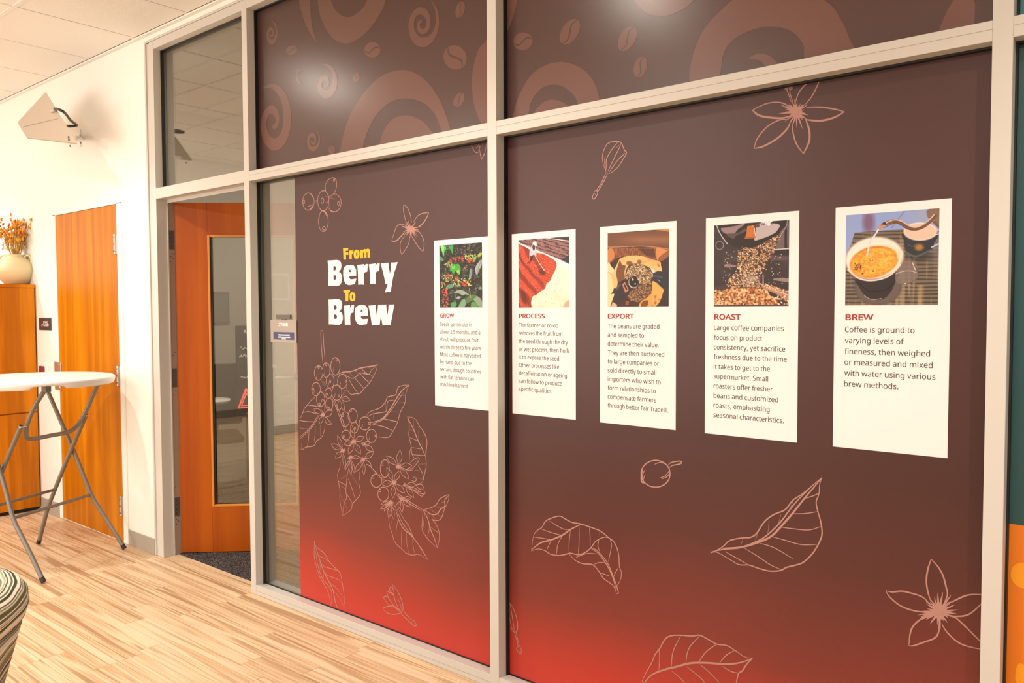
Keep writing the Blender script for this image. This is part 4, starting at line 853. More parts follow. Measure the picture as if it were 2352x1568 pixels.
def photo_brew():
    p = Paint(240, 250, 148, 1490, 152, 50, 1442, (148, 168, 222))
    p.ell(490, 250, 85, 170, (125, 88, 118), 0, .85, .9); p.put(np.clip((p.X-900)/500, 0, 1), (165, 170, 200), .8); p.line('1010,90 920,210 820,340', 8, (110, 118, 150))
    mat = p.poly('285,400 1000,350 1490,380 1490,1442 135,1442 140,860 200,640', (122, 108, 92), 1, False)
    ln = np.sin(p.Y/8.5+p.noise(300, 60, 2)*2); p.put(mat*np.clip(ln*1.6, 0, 1), (60, 48, 42), .75); vt = p.noise(34, 900, 6); p.put(mat*np.clip((vt-.58)*5, 0, 1), (196, 172, 135), .5); p.put(mat*np.clip((p.X-1250)/200, 0, 1)*np.clip((950-p.Y)/300, 0, 1), (120, 118, 135), .6); p.put(mat*np.clip(1-np.abs(p.X-1250)/60, 0, 1)*(p.Y > 1150), (215, 180, 130), .55)
    p.poly('1320,80 1490,50 1490,330 1440,260 1400,190 1340,200', (135, 108, 92)); p.poly('1380,240 1440,230 1490,300 1490,350', (120, 90, 75)); p.ell(1215, 740, 190, 70, (52, 46, 46), 0, .7, .8)
    p.poly('1000,400 1460,400 1420,560 1380,660 1260,730 1120,730 1030,650 1010,520', (50, 52, 58)); p.line('1040,680 1180,740 1380,650', 26, (92, 94, 90)); p.ell(1220, 610, 58, 46, (196, 132, 60), 0, .9, .9); p.line('1390,610 1490,560', 18, (200, 208, 232)); p.line('1430,440 1490,415', 14, (205, 205, 215))
    p.ell(1230, 385, 232, 130, (240, 230, 228)); p.ell(1228, 388, 216, 116, (232, 200, 178)); p.line('1180,560 1120,600 1060,560', 8, (120, 120, 128), .7)
    p.ell(640, 1180, 345, 260, (96, 80, 76), 0, 1); p.ell(640, 1180, 325, 242, (112, 96, 90), 0, .7)
    p.poly('330,1060 900,960 900,1080 830,1250 720,1350 560,1360 440,1290 350,1160', (52, 44, 44)); p.line('345,1110 480,1220 640,1240 790,1200 895,1080', 16, (34, 28, 28)); p.line('440,1300 560,1360 700,1340', 6, (200, 190, 185))
    p.poly('960,820 1130,800 1190,860 1220,1000 1180,1080 1040,1140 920,1130 890,1010', (128, 112, 108), .8); p.line('900,990 1000,955 1110,950 1190,975', 8, (210, 200, 195)); p.line('1120,820 1190,920 1220,1010 1190,1070 1040,1140 910,1130', 8, (85, 75, 75)); p.line('1130,830 1170,930', 12, (225, 215, 212)); p.ell(1035, 1132, 9, 8, (255, 250, 240))
    p.ell(575, 772, 436, 306, (96, 62, 50), -8); p.ell(575, 765, 430, 300, (252, 238, 228), -8); p.line('190,930 350,1050 560,1085 800,1020 960,860', 22, (246, 218, 212))
    cof = p.ell(570, 820, 352, 218, (240, 165, 50), -12); p.ell(600, 800, 300, 170, (248, 188, 78), -12, .8, .8)
    n = p.noise(40, 30, 5, oct=3); p.put(cof*np.clip((n-.5)*5, 0, 1), (214, 118, 20), .55); n = p.noise(22, 16, 7, oct=2); p.put(cof*np.clip((n-.6)*6, 0, 1), (255, 216, 130), .6)
    m = p.ell(570, 820, 352, 218, None, -12)-p.ell(572, 822, 336, 204, None, -12); p.put(np.clip(m, 0, 1), (190, 92, 20), .7)
    p.blobs(30, (290, 840, 390, 940), (8, 16), [(96, 56, 60), (120, 70, 50)], 3); p.ell(412, 985, 16, 12, (105, 60, 30)); p.ell(568, 948, 13, 11, (105, 60, 30)); p.ell(540, 790, 26, 16, (130, 90, 40)); p.ell(540, 788, 18, 10, (240, 200, 140)); p.poly('910,690 960,640 1000,700 960,780 920,760', (250, 225, 205), .8)
    p.line('640,350 590,430 520,540 490,650 475,720', 26, (215, 205, 222)); p.line('645,345 575,450 505,590 488,660', 12, (252, 240, 240)); p.line('600,400 560,440', 10, (120, 110, 170))
    p.line('690,310 760,265 870,232 970,262 1060,320 1160,345 1270,310 1370,230 1430,160', 56, (120, 84, 68)); p.line('700,295 770,250 870,215 975,240 1070,300 1160,325 1260,290 1360,210 1420,140', 16, (226, 190, 170)); p.line('720,330 800,290 880,262 960,290 1050,350 1160,368 1270,335', 9, (82, 52, 46)); p.ell(712, 280, 24, 36, (60, 40, 38), 50); p.poly('635,320 700,285 745,300 700,340 650,360', (205, 150, 110))
    return p
PAPERY = (FY-.0007, FY-.00002)
def poster(tag_, label, xl, xr, zt, zb, ph, fn, head, hx, hz, lines, x1, zf, zl, ends):
    t = empty('info_poster', ((xl+xr)/2, FY, zb), label=label, cat='poster', group='white coffee posters on the maroon film')
    MB().box(xl, xr, PAPERY[0], PAPERY[1], zb, zt).build('paper', M['paper'], t)
    y = PAPERY[0]-.0003
    # printed photo
    p = fn(); px0, pz1, px1, pz0 = ph
    im = np.clip(p.img, 0, 255)/255; im = np.where(im <= .04045, im/12.92, ((im+.055)/1.055)**2.4)*.80
    h, w = im.shape[:2]
    xs = np.linspace(px0, px1, w); zs = np.linspace(pz1, pz0, h); XX, ZZ = np.meshgrid(xs, zs)
    co = np.stack([XX, np.full_like(XX, y), ZZ], -1).reshape(-1, 3)-np.array(t.location)
    ix = np.arange(h*w).reshape(h, w); q = np.stack([ix[:-1, :-1], ix[1:, :-1], ix[1:, 1:], ix[:-1, 1:]], -1).reshape(-1)
    me = bpy.data.meshes.new('photo'); me.vertices.add(h*w); me.vertices.foreach_set('co', co.ravel())
    nf = (h-1)*(w-1); me.loops.add(nf*4); me.loops.foreach_set('vertex_index', q); me.polygons.add(nf)
    me.polygons.foreach_set('loop_start', np.arange(nf)*4); me.polygons.foreach_set('loop_total', np.full(nf, 4))
    me.update(calc_edges=True); me.validate()
    ca_ = me.color_attributes.new('Col', 'FLOAT_COLOR', 'POINT'); ca_.data.foreach_set('color', np.concatenate([im.reshape(-1, 3), np.ones((h*w, 1))], 1).ravel())
    me.materials.append(M['photo']); o = bpy.data.objects.new('photo', me); C.objects.link(o); o.parent = t
    # text
    cap = 2.85e-2
    o = text(head, hx[0], hz, hx[1]-hx[0], capz=.0172, mat=M['redink'], y=y-.0001, bold=True); adopt(o, t, 'heading')
    dz = (zf-zl)/(len(lines)-1); bodies = []
    for i, (s, e) in enumerate(zip(lines, ends)):
        bodies.append(text(s, x1, zf-i*dz, e-x1, capz=.0158, mat=M['ink'], y=y-.0001))
    mb = MB()
    for b in bodies:
        mb.add([tuple(v.co) for v in b.data.vertices], [tuple(f.vertices) for f in b.data.polygons]); bpy.data.objects.remove(b)
    mb.build('body_text', M['ink'], t)
    return t
def adopt(o, par, name):
    o.name = name; o.data.name = name
    inv = wm(par).inverted(); o.data.transform(inv); o.parent = par; return o
try:
    FONT = bpy.data.fonts.load(bpy.utils.resource_path('LOCAL')+'/datafiles/fonts/NotoSansHebrew-Regular.woff2')
    FONTB = bpy.data.fonts.load(bpy.utils.resource_path('LOCAL')+'/datafiles/fonts/NotoSansHebrew-Regular.woff2')
except Exception:
    FONT = FONTB = None
_cap = {}
def capheight(f):
    if f not in _cap:
        cu = bpy.data.curves.new('line', 'FONT'); cu.body = 'H'
        if f: cu.font = f
        ob = bpy.data.objects.new('line', cu); C.objects.link(ob); me = bpy.data.meshes.new_from_object(ob.evaluated_get(bpy.context.evaluated_depsgraph_get()))
        _cap[f] = max(v.co.y for v in me.vertices)-min(v.co.y for v in me.vertices); bpy.data.objects.remove(ob)
    return _cap[f]
def text(s, x, z, width, capz, mat, y, bold=False, up=False):
    """a line of print in the plane y, left edge x, baseline z, fitted to width, capital height capz"""
    cu = bpy.data.curves.new('line', 'FONT'); cu.body = s; cu.resolution_u = 3
    f = FONTB if bold else FONT
    if f: cu.font = f
    cu.offset = .022 if bold else .0
    ob = bpy.data.objects.new('line', cu); C.objects.link(ob)
    dg = bpy.context.evaluated_depsgraph_get(); me = bpy.data.meshes.new_from_object(ob.evaluated_get(dg))
    n = len(me.vertices); a = np.zeros(n*3); me.vertices.foreach_get('co', a); a = a.reshape(-1, 3)
    ch = capheight(f)
    if bold: ch += 2*cu.offset*.8
    k = capz/ch
    bpy.data.objects.remove(ob)
    w0, w1 = a[:, 0].min(), a[:, 0].max(); kx = width/(w1-w0)
    b = np.stack([x+(a[:, 0]-w0)*kx, np.full(n, y), z+a[:, 1]*k], 1); me.vertices.foreach_set('co', b.ravel()); me.materials.clear(); me.materials.append(mat)
    if bold:      
        t_ = MB(); fc = [tuple(f_.vertices) for f_ in me.polygons]
        for i_, dx in enumerate((0,)): t_.add([(p[0]+dx, p[1]-i_*2e-5, p[2]) for p in b], fc)
        return t_.build('line', mat)
    o = bpy.data.objects.new('line', me); C.objects.link(o)
    return o
def px(crop, x, y): return at(crop[0]+x/crop[2], crop[1]+y/crop[2], PAPERY[0]-.0003)
def photoq(crop, xa, ya, xb, yb):   # left-top and right-bottom in crop pixels
    a, b = px(crop, xa, ya), px(crop, xb, yb); return (a[0], a[2], b[0], b[2])
def ends(crop, xs, ys): return [px(crop, x, y)[0] for x, y in zip(xs, ys)]
ZT, ZB = 1.7927, 1.0933
PL, PWD, PS = 1.3521, .302, .4079
k1 = (1000, 690, 6.818); k2 = (1380, 700, 6.03); k3 = (1620, 700, 5.41); k4 = (1880, 430, 2.412)
def mk(crop, hx, hyb, x1, ya, yb): 
    return dict(hx=(px(crop, hx[0], hyb)[0], px(crop, hx[1], hyb)[0]), hz=px(crop, hx[0], hyb)[2], x1=px(crop, x1, ya)[0], zf=px(crop, x1, ya)[2], zl=px(crop, x1, yb)[2])
def ee(crop, xs, ya, yb): n = len(xs); return ends(crop, xs, [ya+(yb-ya)*i/(n-1) for i in range(n)])
poster('', 'white poster headed GROW with a photo of red coffee berries, cut by the middle post', 1.3320, 1.6830, ZT, ZB, photoq((1000, 550, 9.5), 86, 132, 1025, 1478), photo_grow, 'GROW', lines=['Seeds germinate in', 'about 2.5 months, and a', 'shrub will produce fruit', 'within three to five years.', 'Most coffee is harvested', 'by hand due to the', 'terrain, though countries', 'with flat terrains can', 'machine harvest.'],
       ends=ee(k1, [568, 700, 676, 722, 710, 566, 716, 602, 522], 405, 1355), **mk(k1, (75, 292), 265, 72, 400, 1335))
poster('', 'white poster headed PROCESS with a photo of a worker raking red coffee cherries', PL+PS, PL+PS+PWD, ZT, ZB, photoq((1180, 535, 8.957), 95, 148, 1145, 1528), photo_process, 'PROCESS', lines=['The farmer or co-op', 'removes the fruit from', 'the seed through the dry', 'or wet process, then hulls', 'it to expose the seed.', 'Other processes like', 'decaffeination or ageing', 'can follow to produce', 'specific qualities.'],
       ends=ee(k1, [1922, 1985, 2072, 2102, 1955, 1938, 2060, 1982, 1830], 418, 1450), **mk(k1, (1310, 1712), 274, 1308, 415, 1410))
poster('', 'white poster headed EXPORT with a photo of gloved hands over a sack of beans', PL+2*PS, PL+2*PS+PWD, ZT, ZB, photoq((1390, 520, 8.25), 47, 130, 1203, 1512), photo_export, 'EXPORT', lines=['The beans are graded', 'and sampled to', 'determine their value.', 'They are then auctioned', 'to large companies or', 'sold directly to small', 'importers who wish to', 'form relationships to', 'compensate farmers', 'through better Fair Trade\u00ae.'],
       ends=ee(k2, [810, 597, 800, 876, 806, 766, 828, 760, 765, 935], 325, 1480), **mk(k2, (97, 458), 188, 97, 322, 1418))
poster('', 'white poster headed ROAST with a photo of beans pouring from a roaster', PL+3*PS, PL+3*PS+PWD, ZT, ZB, photoq((1630, 500, 7.468), 80, 132, 1352, 1512), photo_roast, 'ROAST', lines=['Large coffee companies', 'focus on product', 'consistency, yet sacrifice', 'freshness due to the time', 'it takes to get to the', 'supermarket. Small', 'roasters offer fresher', 'beans and customized', 'roasts, emphasizing', 'seasonal characteristics.'],
       ends=ee(k3, [975, 706, 992, 1012, 802, 780, 835, 905, 798, 975], 322, 1465), **mk(k3, (112, 438), 180, 108, 312, 1393))
poster('', 'white poster headed BREW with a photo of water poured into a coffee dripper', PL+4*PS, PL+4*PS+PWD, ZT, ZB, photoq((1920, 470, 6.273), 148, 152, 1468, 1442), photo_brew, 'BREW', lines=['Coffee is ground to', 'varying levels of', 'fineness, then weighed', 'or measured and mixed', 'with water using various', 'brew methods.'],
       ends=ee(k4, [532, 473, 618, 632, 648, 442], 803, 1112), **mk(k4, (149, 304), 735, 146, 802, 1102))
# ------------------------------------------------------------------ signs on the glass and the wall
SY = G-.0055
def sbox(name, a, b, y0, y1, mat, par, bevel=0):
    p, q_ = at(*a, y0), at(*b, y0); return MB().box(p[0], q_[0], y0, y1, q_[2], p[2]).build(name, mat, par, bevel=bevel)
sg = empty('room_sign', tuple(at(652, 788, SY)), label='small grey room sign reading 2760B with a blue name insert on the clear glass strip', cat='sign')
sbox('plate', (621, 735), (680.5, 788), SY, G-.0002, M['plaque_grey'], sg, .001)
sbox('top_strip', (633.5, 722.5), (666, 733.2), SY, SY+.002, M['plaque_dark'], sg)
MB().box(at(645, 725, SY)[0], at(655, 725, SY)[0], SY+.002, G-.0002, at(640, 740, SY)[2], at(640, 724, SY)[2]).build('strip_bracket', M['plaque_dark'], sg)
sbox('name_insert', (628, 762), (675.5, 780.5), SY-.0008, SY-.0001, M['plaque_blue'], sg)
def sx(px_, py_): p = at(px_, py_, SY-.0009); return p[0], p[2]
a, b = sx(640, 748.6), sx(661, 748.6)
adopt(text('2760B', a[0], a[1], b[0]-a[0], .0175, M['whiteink'], SY-.0002, bold=True), sg, 'room_number')
mb = MB()
for (xa, ya, xb) in ((639.5, 770.2, 666), (639, 775, 666.5), (647.5, 779, 658)):
    a, b = sx(xa, ya), sx(xb, ya); q = random.Random(int(xa)); x = a[0]
    while x < b[0]-.004:
        w = q.uniform(.003, .008); mb.box(x, min(x+w, b[0]), SY-.0012, SY-.0009, a[1], a[1]+.0065*q.uniform(.8, 1.1)); x += w+.0012
mb.build('name_lines', M['whiteink'], sg)['kind'] = 'stuff'
ws = empty('room_sign', (-2.65, -.006, 1.36), label='small dark square IT closet sign on the white wall beside the wood cabinet', cat='sign')
MB().box(-2.757, -2.540, -.006, 0, 1.362, 1.453).build('plate', M['plaque'], ws, bevel=.001)
for s_, xa, xb, y_ in (('2760C', 99, 110, 742), ('IT CLOSET', 95.5, 112, 748.6)):
    a, b = at(xa, y_, -.0065), at(xb, y_, -.0065)
    adopt(text(s_, a[0], a[2], b[0]-a[0], .0155, M['whiteink'], -.0066, bold=True), ws, 'sign_text')
# card reader
cr_ = empty('card_reader', (-2.66, 0, 1.03), label='small dark card reader box on the white wall beside the closet door', cat='card reader')
MB().box(-2.715, -2.585, -.020, 0, 1.00, 1.105).build('backplate', M['wall'], cr_, bevel=.002)
MB().box(-2.712, -2.632, -.034, -.0202, .985, 1.098).build('housing', M['darkred'], cr_, bevel=.004)

# ------------------------------------------------------------------ wood cabinet with vase
CX = -2.813
cb = empty('storage_cabinet', (CX-.23, -.36, 0), label='tall cherry wood cabinet with two panels at the left edge of the picture', cat='cabinet')
MB().box(CX-.46, CX-.018, -.72, -.012, .035, 1.676).build('body', M['cab'], cb)
MB().box(CX-.45, CX-.03, -.70, -.02, 0, .035).build('toe_shadow_plinth', M['black'], cb)  # black colour puts in the toe shadow under the cabinet
MB().box(CX-.465, CX+.002, -.725, -.009, 1.677, 1.702).build('top_panel', M['cab'], cb, bevel=.001)
MB().box(CX-.0175, CX, -.72, -.012, .751, 1.6745).build('door', M['cab'], cb, bevel=.001)
MB().box(CX-.0175, CX, -.72, -.012, .030, .742).build('door', M['cab'], cb, bevel=.001)
VX = CX-.17
vc = atx(37, 652, VX); vr = .135
vs_ = empty('vase', (VX, vc[1], 1.7022), label='round cream two-handled vase standing on the wood cabinet', cat='vase')
prof = [(.001, 0), (.066, 0), (.080, .008), (.112, .05), (.133, .095), (.135, .118), (.124, .155), (.098, .188), (.068, .206), (.059, .212), (.062, .222), (.067, .226), (.062, .2262), (.054, .216), (.052, .19), (.001, .188)]
MB().lathe(prof, seg=36).build('pot', M['vase'], vs_, loc=(0, 0, 0))
for s_ in (-1, 1):
    # handles in the plane facing the viewer
    dv = np.array([RV[0], RV[1]]); P_ = []
    for r_, z_ in ((.068, .208), (.090, .222), (.112, .210), (.120, .185), (.114, .163)):
        P_.append((s_*r_*dv[0], s_*r_*dv[1], z_))
    mb = MB(); mb.tube(catmull(P_, 4), .0075); mb.build('handle', M['vase'], vs_, loc=(0, 0, 0))
fb = empty('dried_flowers', (VX, vc[1], 1.7022+.238), label='bunch of dried orange flowers standing in the cream vase', cat='dried flowers')
q = random.Random(5)
ns = 60
stm = MB(); hm_ = MB(); hm2 = MB()
for k in range(ns):
    a = q.uniform(0, 2*PI); r0 = .035*math.sqrt(q.random()); sp_ = q.uniform(.03, .17)*(1 if k > 6 else 1.15)
    h = q.uniform(.10, .27)*(1-.25*(sp_/.17)**2)+.02
    p0 = (r0*math.cos(a), r0*math.sin(a), -.008); p1 = (r0*math.cos(a)+sp_*.35*math.cos(a), r0*math.sin(a)+sp_*.35*math.sin(a), h*.55)
    p2 = ((r0+sp_)*math.cos(a)*.85, (r0+sp_)*math.sin(a)*.85, h)
    stm.tube(catmull([p0, p1, p2], 4), .0016, 5, False)
    for j in range(5):
        t = q.uniform(.55, 1.02); b = [p1[i]+(p2[i]-p1[i])*(2*t-1) + q.uniform(-.012, .012) for i in range(3)]
        R_ = Matrix.Rotation(q.uniform(0, PI), 3, 'Z') @ Matrix.Rotation(q.uniform(-.9, .9), 3, 'X')
        (hm_ if q.random() < .7 else hm2).ell(b, (.0065, .0065, .013), R_.to_4x4(), 6, 4)
    for j in range(5):
        b = [p0[i]+(p1[i]-p0[i])*q.uniform(.3, 1.3)+q.uniform(-.008, .008) for i in range(3)]
        stm.ell(b, (.003, .003, .012), None, 5, 3)
stm.build('stems', M['straw'], fb, loc=(0, 0, 0)); tag(hm_.build('flower_heads', M['dried'], fb, loc=(0, 0, 0)), kind='stuff'); tag(hm2.build('rust_flower_heads', M['dried2'], fb, loc=(0, 0, 0)), kind='stuff')

# ------------------------------------------------------------------ folding bar table
TC = np.array([-1.4625, -.505]); UD = np.array([.9, .435]); UD /= np.linalg.norm(UD); VD = np.array([-UD[1], UD[0]])
tb = empty('folding_table', (TC[0], TC[1], 0), math.atan2(UD[1], UD[0]), label='round white folding bar table on crossed grey tube legs before the closet door', cat='table')
RT, HT = .432, 1.112
# top: disc with a deep rim that is notched between the leg brackets
top = MB(); seg = 96
def rimz(k):
    a = (k/seg*360) % 90
    t = min(max((a-40)/7, 0), 1)*min(max((68-a)/7, 0), 1); t = t*t*(3-2*t)
    return HT-.046+.026*t
rings = [(0.0, HT), (RT-.03, HT), (RT-.010, HT-.0015), (RT-.002, HT-.006), (RT, HT-.014), (RT-.001, HT-.026)]
vs = []; 
for r_, z_ in rings: vs += [(max(r_, .001)*math.cos(k*2*PI/seg), max(r_, .001)*math.sin(k*2*PI/seg), z_) for k in range(seg)]
vs += [((RT-.008)*math.cos(k*2*PI/seg), (RT-.008)*math.sin(k*2*PI/seg), rimz(k)) for k in range(seg)]
vs += [((RT-.018)*math.cos(k*2*PI/seg), (RT-.018)*math.sin(k*2*PI/seg), rimz(k)) for k in range(seg)]
vs += [((RT-.020)*math.cos(k*2*PI/seg), (RT-.020)*math.sin(k*2*PI/seg), HT-.020) for k in range(seg)]
vs += [(.001*math.cos(k*2*PI/seg), .001*math.sin(k*2*PI/seg), HT-.020) for k in range(seg)]
nr = len(rings)+4
top.add(vs, [(i*seg+k, (i+1)*seg+k, (i+1)*seg+(k+1) % seg, i*seg+(k+1) % seg) for i in range(nr-1) for k in range(seg)], True)
top.build('tabletop', M['tabletop'], tb, loc=(0, 0, 0))
rt = .0125
def leg(P_, foot=True, capend=None):
    o = MB().tube(P_, rt, 12).build('leg', M['tube'], tb, loc=(0, 0, 0))
    c_ = MB(); a = Vector(P_[0]); d_ = (Vector(P_[1])-a).normalized()
    c_.tube([a-d_*.004, a+d_*.022], rt+.0012, 12); c_.build('foot_cap', M['cap'], o, loc=(0, 0, 0))
    if capend:
        e = Vector(P_[-1]); d_ = (e-Vector(P_[-2])).normalized(); MB().tube([e-d_*.001, e+d_*.0015], rt-.002, 12).build('tube_opening', M['cap'], o, loc=(0, 0, 0))
    return o
VO = .315; VI = .285; VL = -.205
for s_ in (1, -1):
    vv = [VO, VO, VO, VO, VO, VO*.93] if s_ > 0 else [-.315, -.295, -.280, -.270, -.238, -.232]
    leg(catmull([(.335, vv[0], .012), (.235, vv[1], .15), (.150, vv[2], .262), (.095, vv[3], .345), (-.02, vv[4], .60), (-.215, vv[5], 1.045)], 5))
    w_ = VI if s_ > 0 else VL
    leg(catmull([(-.285, w_, .012), (-.245, w_, .13), (-.205, w_, .245), (-.150, w_, .36), (-.03, w_, .60), (.105, w_, .852)], 5), capend=True)
    m = MB(); m.tube([(-.028, vv[4]+s_*.016, .60), (-.028, w_, .60)], .005, 8); m.build('rivet', M['steel'], tb, loc=(0, 0, 0))
MB().tube([(.098, -.270, .338), (.098, VO, .338)], .0095, 10).build('crossbar', M['tube'], tb, loc=(0, 0, 0))
MB().tube([(-.148, VL, .365), (-.148, VI, .365)], .0095, 10).build('crossbar', M['tube'], tb, loc=(0, 0, 0))
U_ = [(.215, .270, 1.062), (.165, .272, .97), (.125, .268, .890), (.095, .250, .820), (.078, .215, .775), (.070, .16, .757), (.070, .05, .757), (.070, -.07, .757), (.072, -.125, .764), (.085, -.155, .790), (.115, -.170, .865), (.165, -.160, .97), (.225, -.145, 1.062)]
MB().tube(catmull(U_, 5), rt, 12).build('support_loop', M['tube'], tb, loc=(0, 0, 0))
for s_ in (1, -1):
    w_ = (.262, VI+.016) if s_ > 0 else (-.165, VL-.016)
    MB().tube([(.112, w_[0], .845), (.112, w_[1], .845)], .005, 8).build('rivet', M['steel'], tb, loc=(0, 0, 0))
for (u_, v_) in ((.215, .27), (.225, -.145), (-.212, VO*.93), (-.212, -.232)):
    MB().box(u_-.018, u_+.018, v_-.018, v_+.018, 1.040, 1.0915).build('hinge_bracket', M['darksteel'], tb, loc=(0, 0, 0), bevel=.003)

# ------------------------------------------------------------------ striped tub chair in the near left corner
chx, chy = .925, -1.820
ch = empty('tub_chair', (chx, chy, 0), math.radians(40), label='striped olive and cream upholstered tub chair cut off by the bottom left corner', cat='chair')
def plan(r_, a, e=.78):
    c_, s_ = math.cos(a), math.sin(a)
    return r_*math.copysign(abs(c_)**e, c_), r_*math.copysign(abs(s_)**e, s_)
A0, A1, NS = math.radians(-125), math.radians(125), 64
prof = [(.255, .09), (.268, .12), (.328, .38), (.364, .520), (.372, .548), (.364, .560), (.380, .572), (.391, .605), (.388, .645), (.368, .676), (.335, .688), (.300, .682), (.272, .662), (.262, .630), (.262, .60), (.262, .40), (.20, .40), (.20, .10)]
vs = []
for i in range(NS+1):
    a = A0+(A1-A0)*i/NS
    dip = .10*max(0, abs(a)-math.radians(70))/math.radians(55)
    for r_, z_ in prof:
        x_, y_ = plan(r_, a); vs.append((x_, y_, z_ if z_ < .5 else z_-dip*(z_-.42)/.3))
npf = len(prof)
fs = [(i*npf+j, (i+1)*npf+j, (i+1)*npf+(j+1) % npf, i*npf+(j+1) % npf) for i in range(NS) for j in range(npf)]
mb = MB(); mb.add(vs, fs, True); mb.add(vs[:npf], [tuple(range(npf))]); mb.add(vs[-npf:], [tuple(range(npf))[::-1]])
mb.build('backrest', M['stripe'], ch, loc=(0, 0, 0))
mb = MB(); vs = []
for r_, z_ in ((.01, .30), (.24, .30), (.252, .32), (.255, .40), (.245, .435), (.22, .45), (.01, .455)):
    for k in range(40):
        x_, y_ = plan(r_, 2*PI*k/40); vs.append((x_-.02, y_, z_))
mb.add(vs, [(i*40+k, i*40+(k+1) % 40, (i+1)*40+(k+1) % 40, (i+1)*40+k) for i in range(6) for k in range(40)], True); mb.build('seat_cushion', M['stripe'], ch, loc=(0, 0, 0))
for a in (45, 135, 225, 315):
    x_, y_ = .20*math.cos(math.radians(a)), .20*math.sin(math.radians(a))
    MB().tube([(x_*1.06, y_*1.06, 0), (x_, y_, .31)], [.013, .02], 10).build('leg', M['black'], ch, loc=(0, 0, 0))

# ------------------------------------------------------------------ wall loudspeaker with bracket and cable
Ys = -.30
F_ = [at(105, 210, Ys), at(40, 281, Ys), at(62, 316, Ys), at(178, 329.5, Ys)]
away = Vector((-.55, .20, .08)).normalized()*.11
lsx = empty('wall_speaker', tuple(at(185, 320, 0.)), label='white wedge-shaped loudspeaker with shade in its colour on a wall bracket below the ceiling', cat='speaker')
MB().prism([tuple(p) for p in F_], away).build('cabinet', M['speaker'], lsx, bevel=.003)
ridge = MB(); a, b = at(52, 291, Ys-.003), at(132, 272, Ys-.003); ridge.tube([a, b], .0016, 6).build('seam', M['speaker'], lsx)
pa, pb = at(170, 327, Ys+.02), at(187, 318, -.012)
mb = MB(); b0, b1 = at(181, 299, 0), at(188, 337, 0)
mb.box(b0[0], b0[0]+.035, -.006, 0, b1[2], b0[2]); mb.tube([pa, pb], .012, 8); mb.box(pb[0]-.03, pb[0]+.01, -.05, 0, pb[2]-.012, pb[2]+.012)
mb.build('bracket', M['wall'], lsx)
mb = MB()
for q_ in ((183.5, 312), (184.5, 328)): p = at(*q_, -.007); mb.ell(p, (.006, .003, .006))
for q_ in ((157, 315), (157.5, 321), (161, 335)): p = at(*q_, Ys-.004); mb.ell(p, (.007, .004, .007))
mb.build('screws', M['darksteel'], lsx)['kind'] = 'stuff'
cable = [at(122, 253, Ys-.004), at(129, 250, Ys-.02), at(143, 255, Ys-.02), at(152, 263, Ys+.04), at(162, 276, Ys+.12), at(174, 285.5, -.08), at(176, 287.5, -.06), at(173, 289, -.07), at(163, 290, -.12), at(154, 289.5, -.16), at(150, 290, -.22)]
MB().tube(catmull(cable, 5), .0085, 8).build('cable', M['black'], lsx)
MB().tube([at(118.5, 256, Ys+.002), at(126, 251, Ys-.022)], .011, 10).build('cable_gland', M['steel'], lsx)

# ------------------------------------------------------------------ ceiling downlights and added fill panels
DL = ['above the wood cabinet and vase', 'above the open office door', 'above the middle post of the partition', 'above the teal and orange film']
for i, (x, y) in enumerate(DOWN):
    t = empty('downlight', (x, y, CZ), label='round recessed ceiling downlight '+DL[i], cat='ceiling light', group='ceiling downlights')
    MB().lathe([(.052, -.004), (.078, -.004), (.080, 0), (.080, .002)], seg=32).build('trim_ring', M['grid'], t, loc=(0, 0, 0))
    MB().lathe([(.050, -.004), (.044, -.014), (.028, -.022), (.002, -.025)], seg=24).build('lens', M['lens'], t, loc=(0, 0, 0))
for i, (x, y) in enumerate(FILL_PANELS+[(-.6, 1.5)]):  # bodies for the added fill lamps of lobby and office
    off = i == 3
    t = empty('fill_panel', (x, y, CZ), label='added flat fill panel in the office ceiling' if off else 'added flat fill panel in the lobby ceiling behind the viewer, '+('leftmost of three', 'middle of three', 'rightmost of three')[i], cat='ceiling light', group=None if off else 'added lobby fill panels')
    MB().box(-.30, .30, -.30 if not off else -.46, .30 if not off else .46, -.010, -.001).build('panel', M['grid'], t, loc=(0, 0, 0))

# ------------------------------------------------------------------ things in the office seen through the glass
XB = -2.597
def office_frame(name, a, b, mat, label, fr=M['plaque_dark']):
    p, q_ = atx(*a, XB), atx(*b, XB); y0, y1 = min(p[1], q_[1]), max(p[1], q_[1])
    t = empty(name, (XB, (y0+y1)/2, q_[2]), label=label, cat='picture')
    MB().box(-2.6, XB+.012, y0, y1, q_[2], p[2]).build('frame', fr, t, bevel=.003)
    MB().box(XB+.0122, XB+.014, y0+.02, y1-.02, q_[2]+.02, p[2]-.02).build('picture_sheet', mat, t)
    return t
office_frame('picture', (470, 670), (526, 744), M['greyprint'], 'dark grey picture on the office wall seen through the door glass')
office_frame('picture', (618, 627), (664, 690), M['owall'], 'pale framed sheet on the office wall seen through the clear glass strip', fr=M['whiteink'])
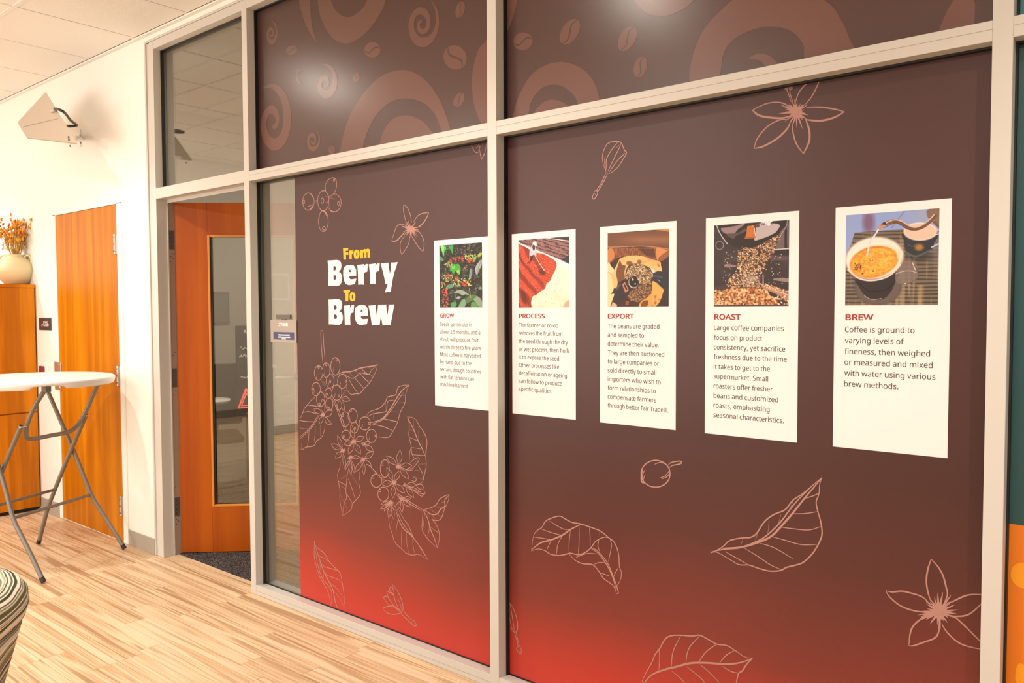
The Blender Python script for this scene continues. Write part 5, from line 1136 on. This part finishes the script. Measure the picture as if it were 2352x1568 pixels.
# black banner with handwriting and a red neon triangle, standing in the office
XD = -1.75
def ay_(px_, py_, d=0.): p = atx(px_, py_, XD+d); return p
p0 = ay_(543, 748); p1 = ay_(625, 985)
bd = empty('display_board', (XD, (p0[1]+p1[1])/2, .004), label='black banner with white script and a red neon triangle behind the door glass', cat='display')
MB().box(XD-.022, XD, p0[1], p1[1], p1[2]+.12, p0[2]).build('board', M['darkcloth'], bd, bevel=.004)
mb = MB()
for (x_, y_, sw) in ((560, 762, 14), (552, 800, 20), (550, 818, 16), (553, 866, 20)):
    q = random.Random(x_); P_ = []
    for i in range(13): P_.append(ay_(x_+sw*i/12, y_+q.uniform(-4, 4), .004))
    mb.tube(catmull(P_, 3), .0035, 5)
mb.build('script_lettering', M['whiteink'], bd)['kind'] = 'stuff'
tri = [ay_(565, 893, .012), ay_(548, 937, .012), ay_(590, 934, .012)]
MB().tube([tri[0], tri[1], tri[2], tri[0]], .008, 8).build('neon_tube', M['neon'], bd)
cen = sum(np.array(t_) for t_ in tri)/3; tri2 = [cen+(np.array(t_)-cen)*.66 for t_ in tri]
MB().tube([tri2[0], tri2[1], tri2[2], tri2[0]], .005, 8).build('neon_tube', M['neon'], bd)
for yy in (p0[1]+.1, p1[1]-.1): MB().tube([(XD-.036, yy, .004), (XD-.036, yy, 1.2)], .012, 8).build('stand_leg', M['darksteel'], bd)
# office chairs and a small round table
def office_chair(px_, X, rz, label, k_=1.):
    oc_ = atx(px_, 1000, X)
    of = empty('office_chair', (X, oc_[1], .004), rz, label=label, cat='chair')
    MB().box(-.22, .22, -.22, .22, .44, .50).build('seat', M['darkcloth'], of, bevel=.03, loc=(0, 0, 0))
    MB().box(-.20, .20, .20, .25, .60, 1.08).build('backrest', M['darkcloth'], of, bevel=.03, loc=(0, 0, 0))
    MB().tube([(0, 0, .06), (0, 0, .44)], .025).build('gas_lift', M['black'], of, loc=(0, 0, 0))
    MB().tube([(0, .15, .47), (0, .24, .50), (0, .26, .65)], .018).build('back_support', M['black'], of, loc=(0, 0, 0))
    for k in range(5):
        a = 2*PI*k/5; e_ = (.27*math.cos(a), .27*math.sin(a), .055)
        l_ = MB().tube([(0, 0, .08), e_], [.022, .014]).build('leg', M['black'], of, loc=(0, 0, 0))
        MB().ell((e_[0], e_[1], .028), (.027, .027, .027)).build('caster', M['black'], l_, loc=(0, 0, 0))
    return of
office_chair(490, -2.22, math.radians(-115), 'dark office chair seen through the glass of the open door')
tc_ = atx(474, 917, -1.62)
st_ = empty('side_table', (-1.62, tc_[1], .004), label='small round white table behind the open door glass', cat='table')
MB().lathe([(.001, tc_[2]-.03), (.15, tc_[2]-.03), (.165, tc_[2]-.018), (.165, tc_[2]-.006), (.001, tc_[2]-.004)], seg=32).build('tabletop', M['tabletop'], st_, loc=(0, 0, 0))
MB().tube([(0, 0, .02), (0, 0, tc_[2]-.03)], .022).build('pole', M['tube'], st_, loc=(0, 0, 0))
MB().lathe([(.001, 0), (.15, 0), (.15, .008), (.03, .022), (.001, .022)], seg=28).build('base', M['tube'], st_, loc=(0, 0, 0))
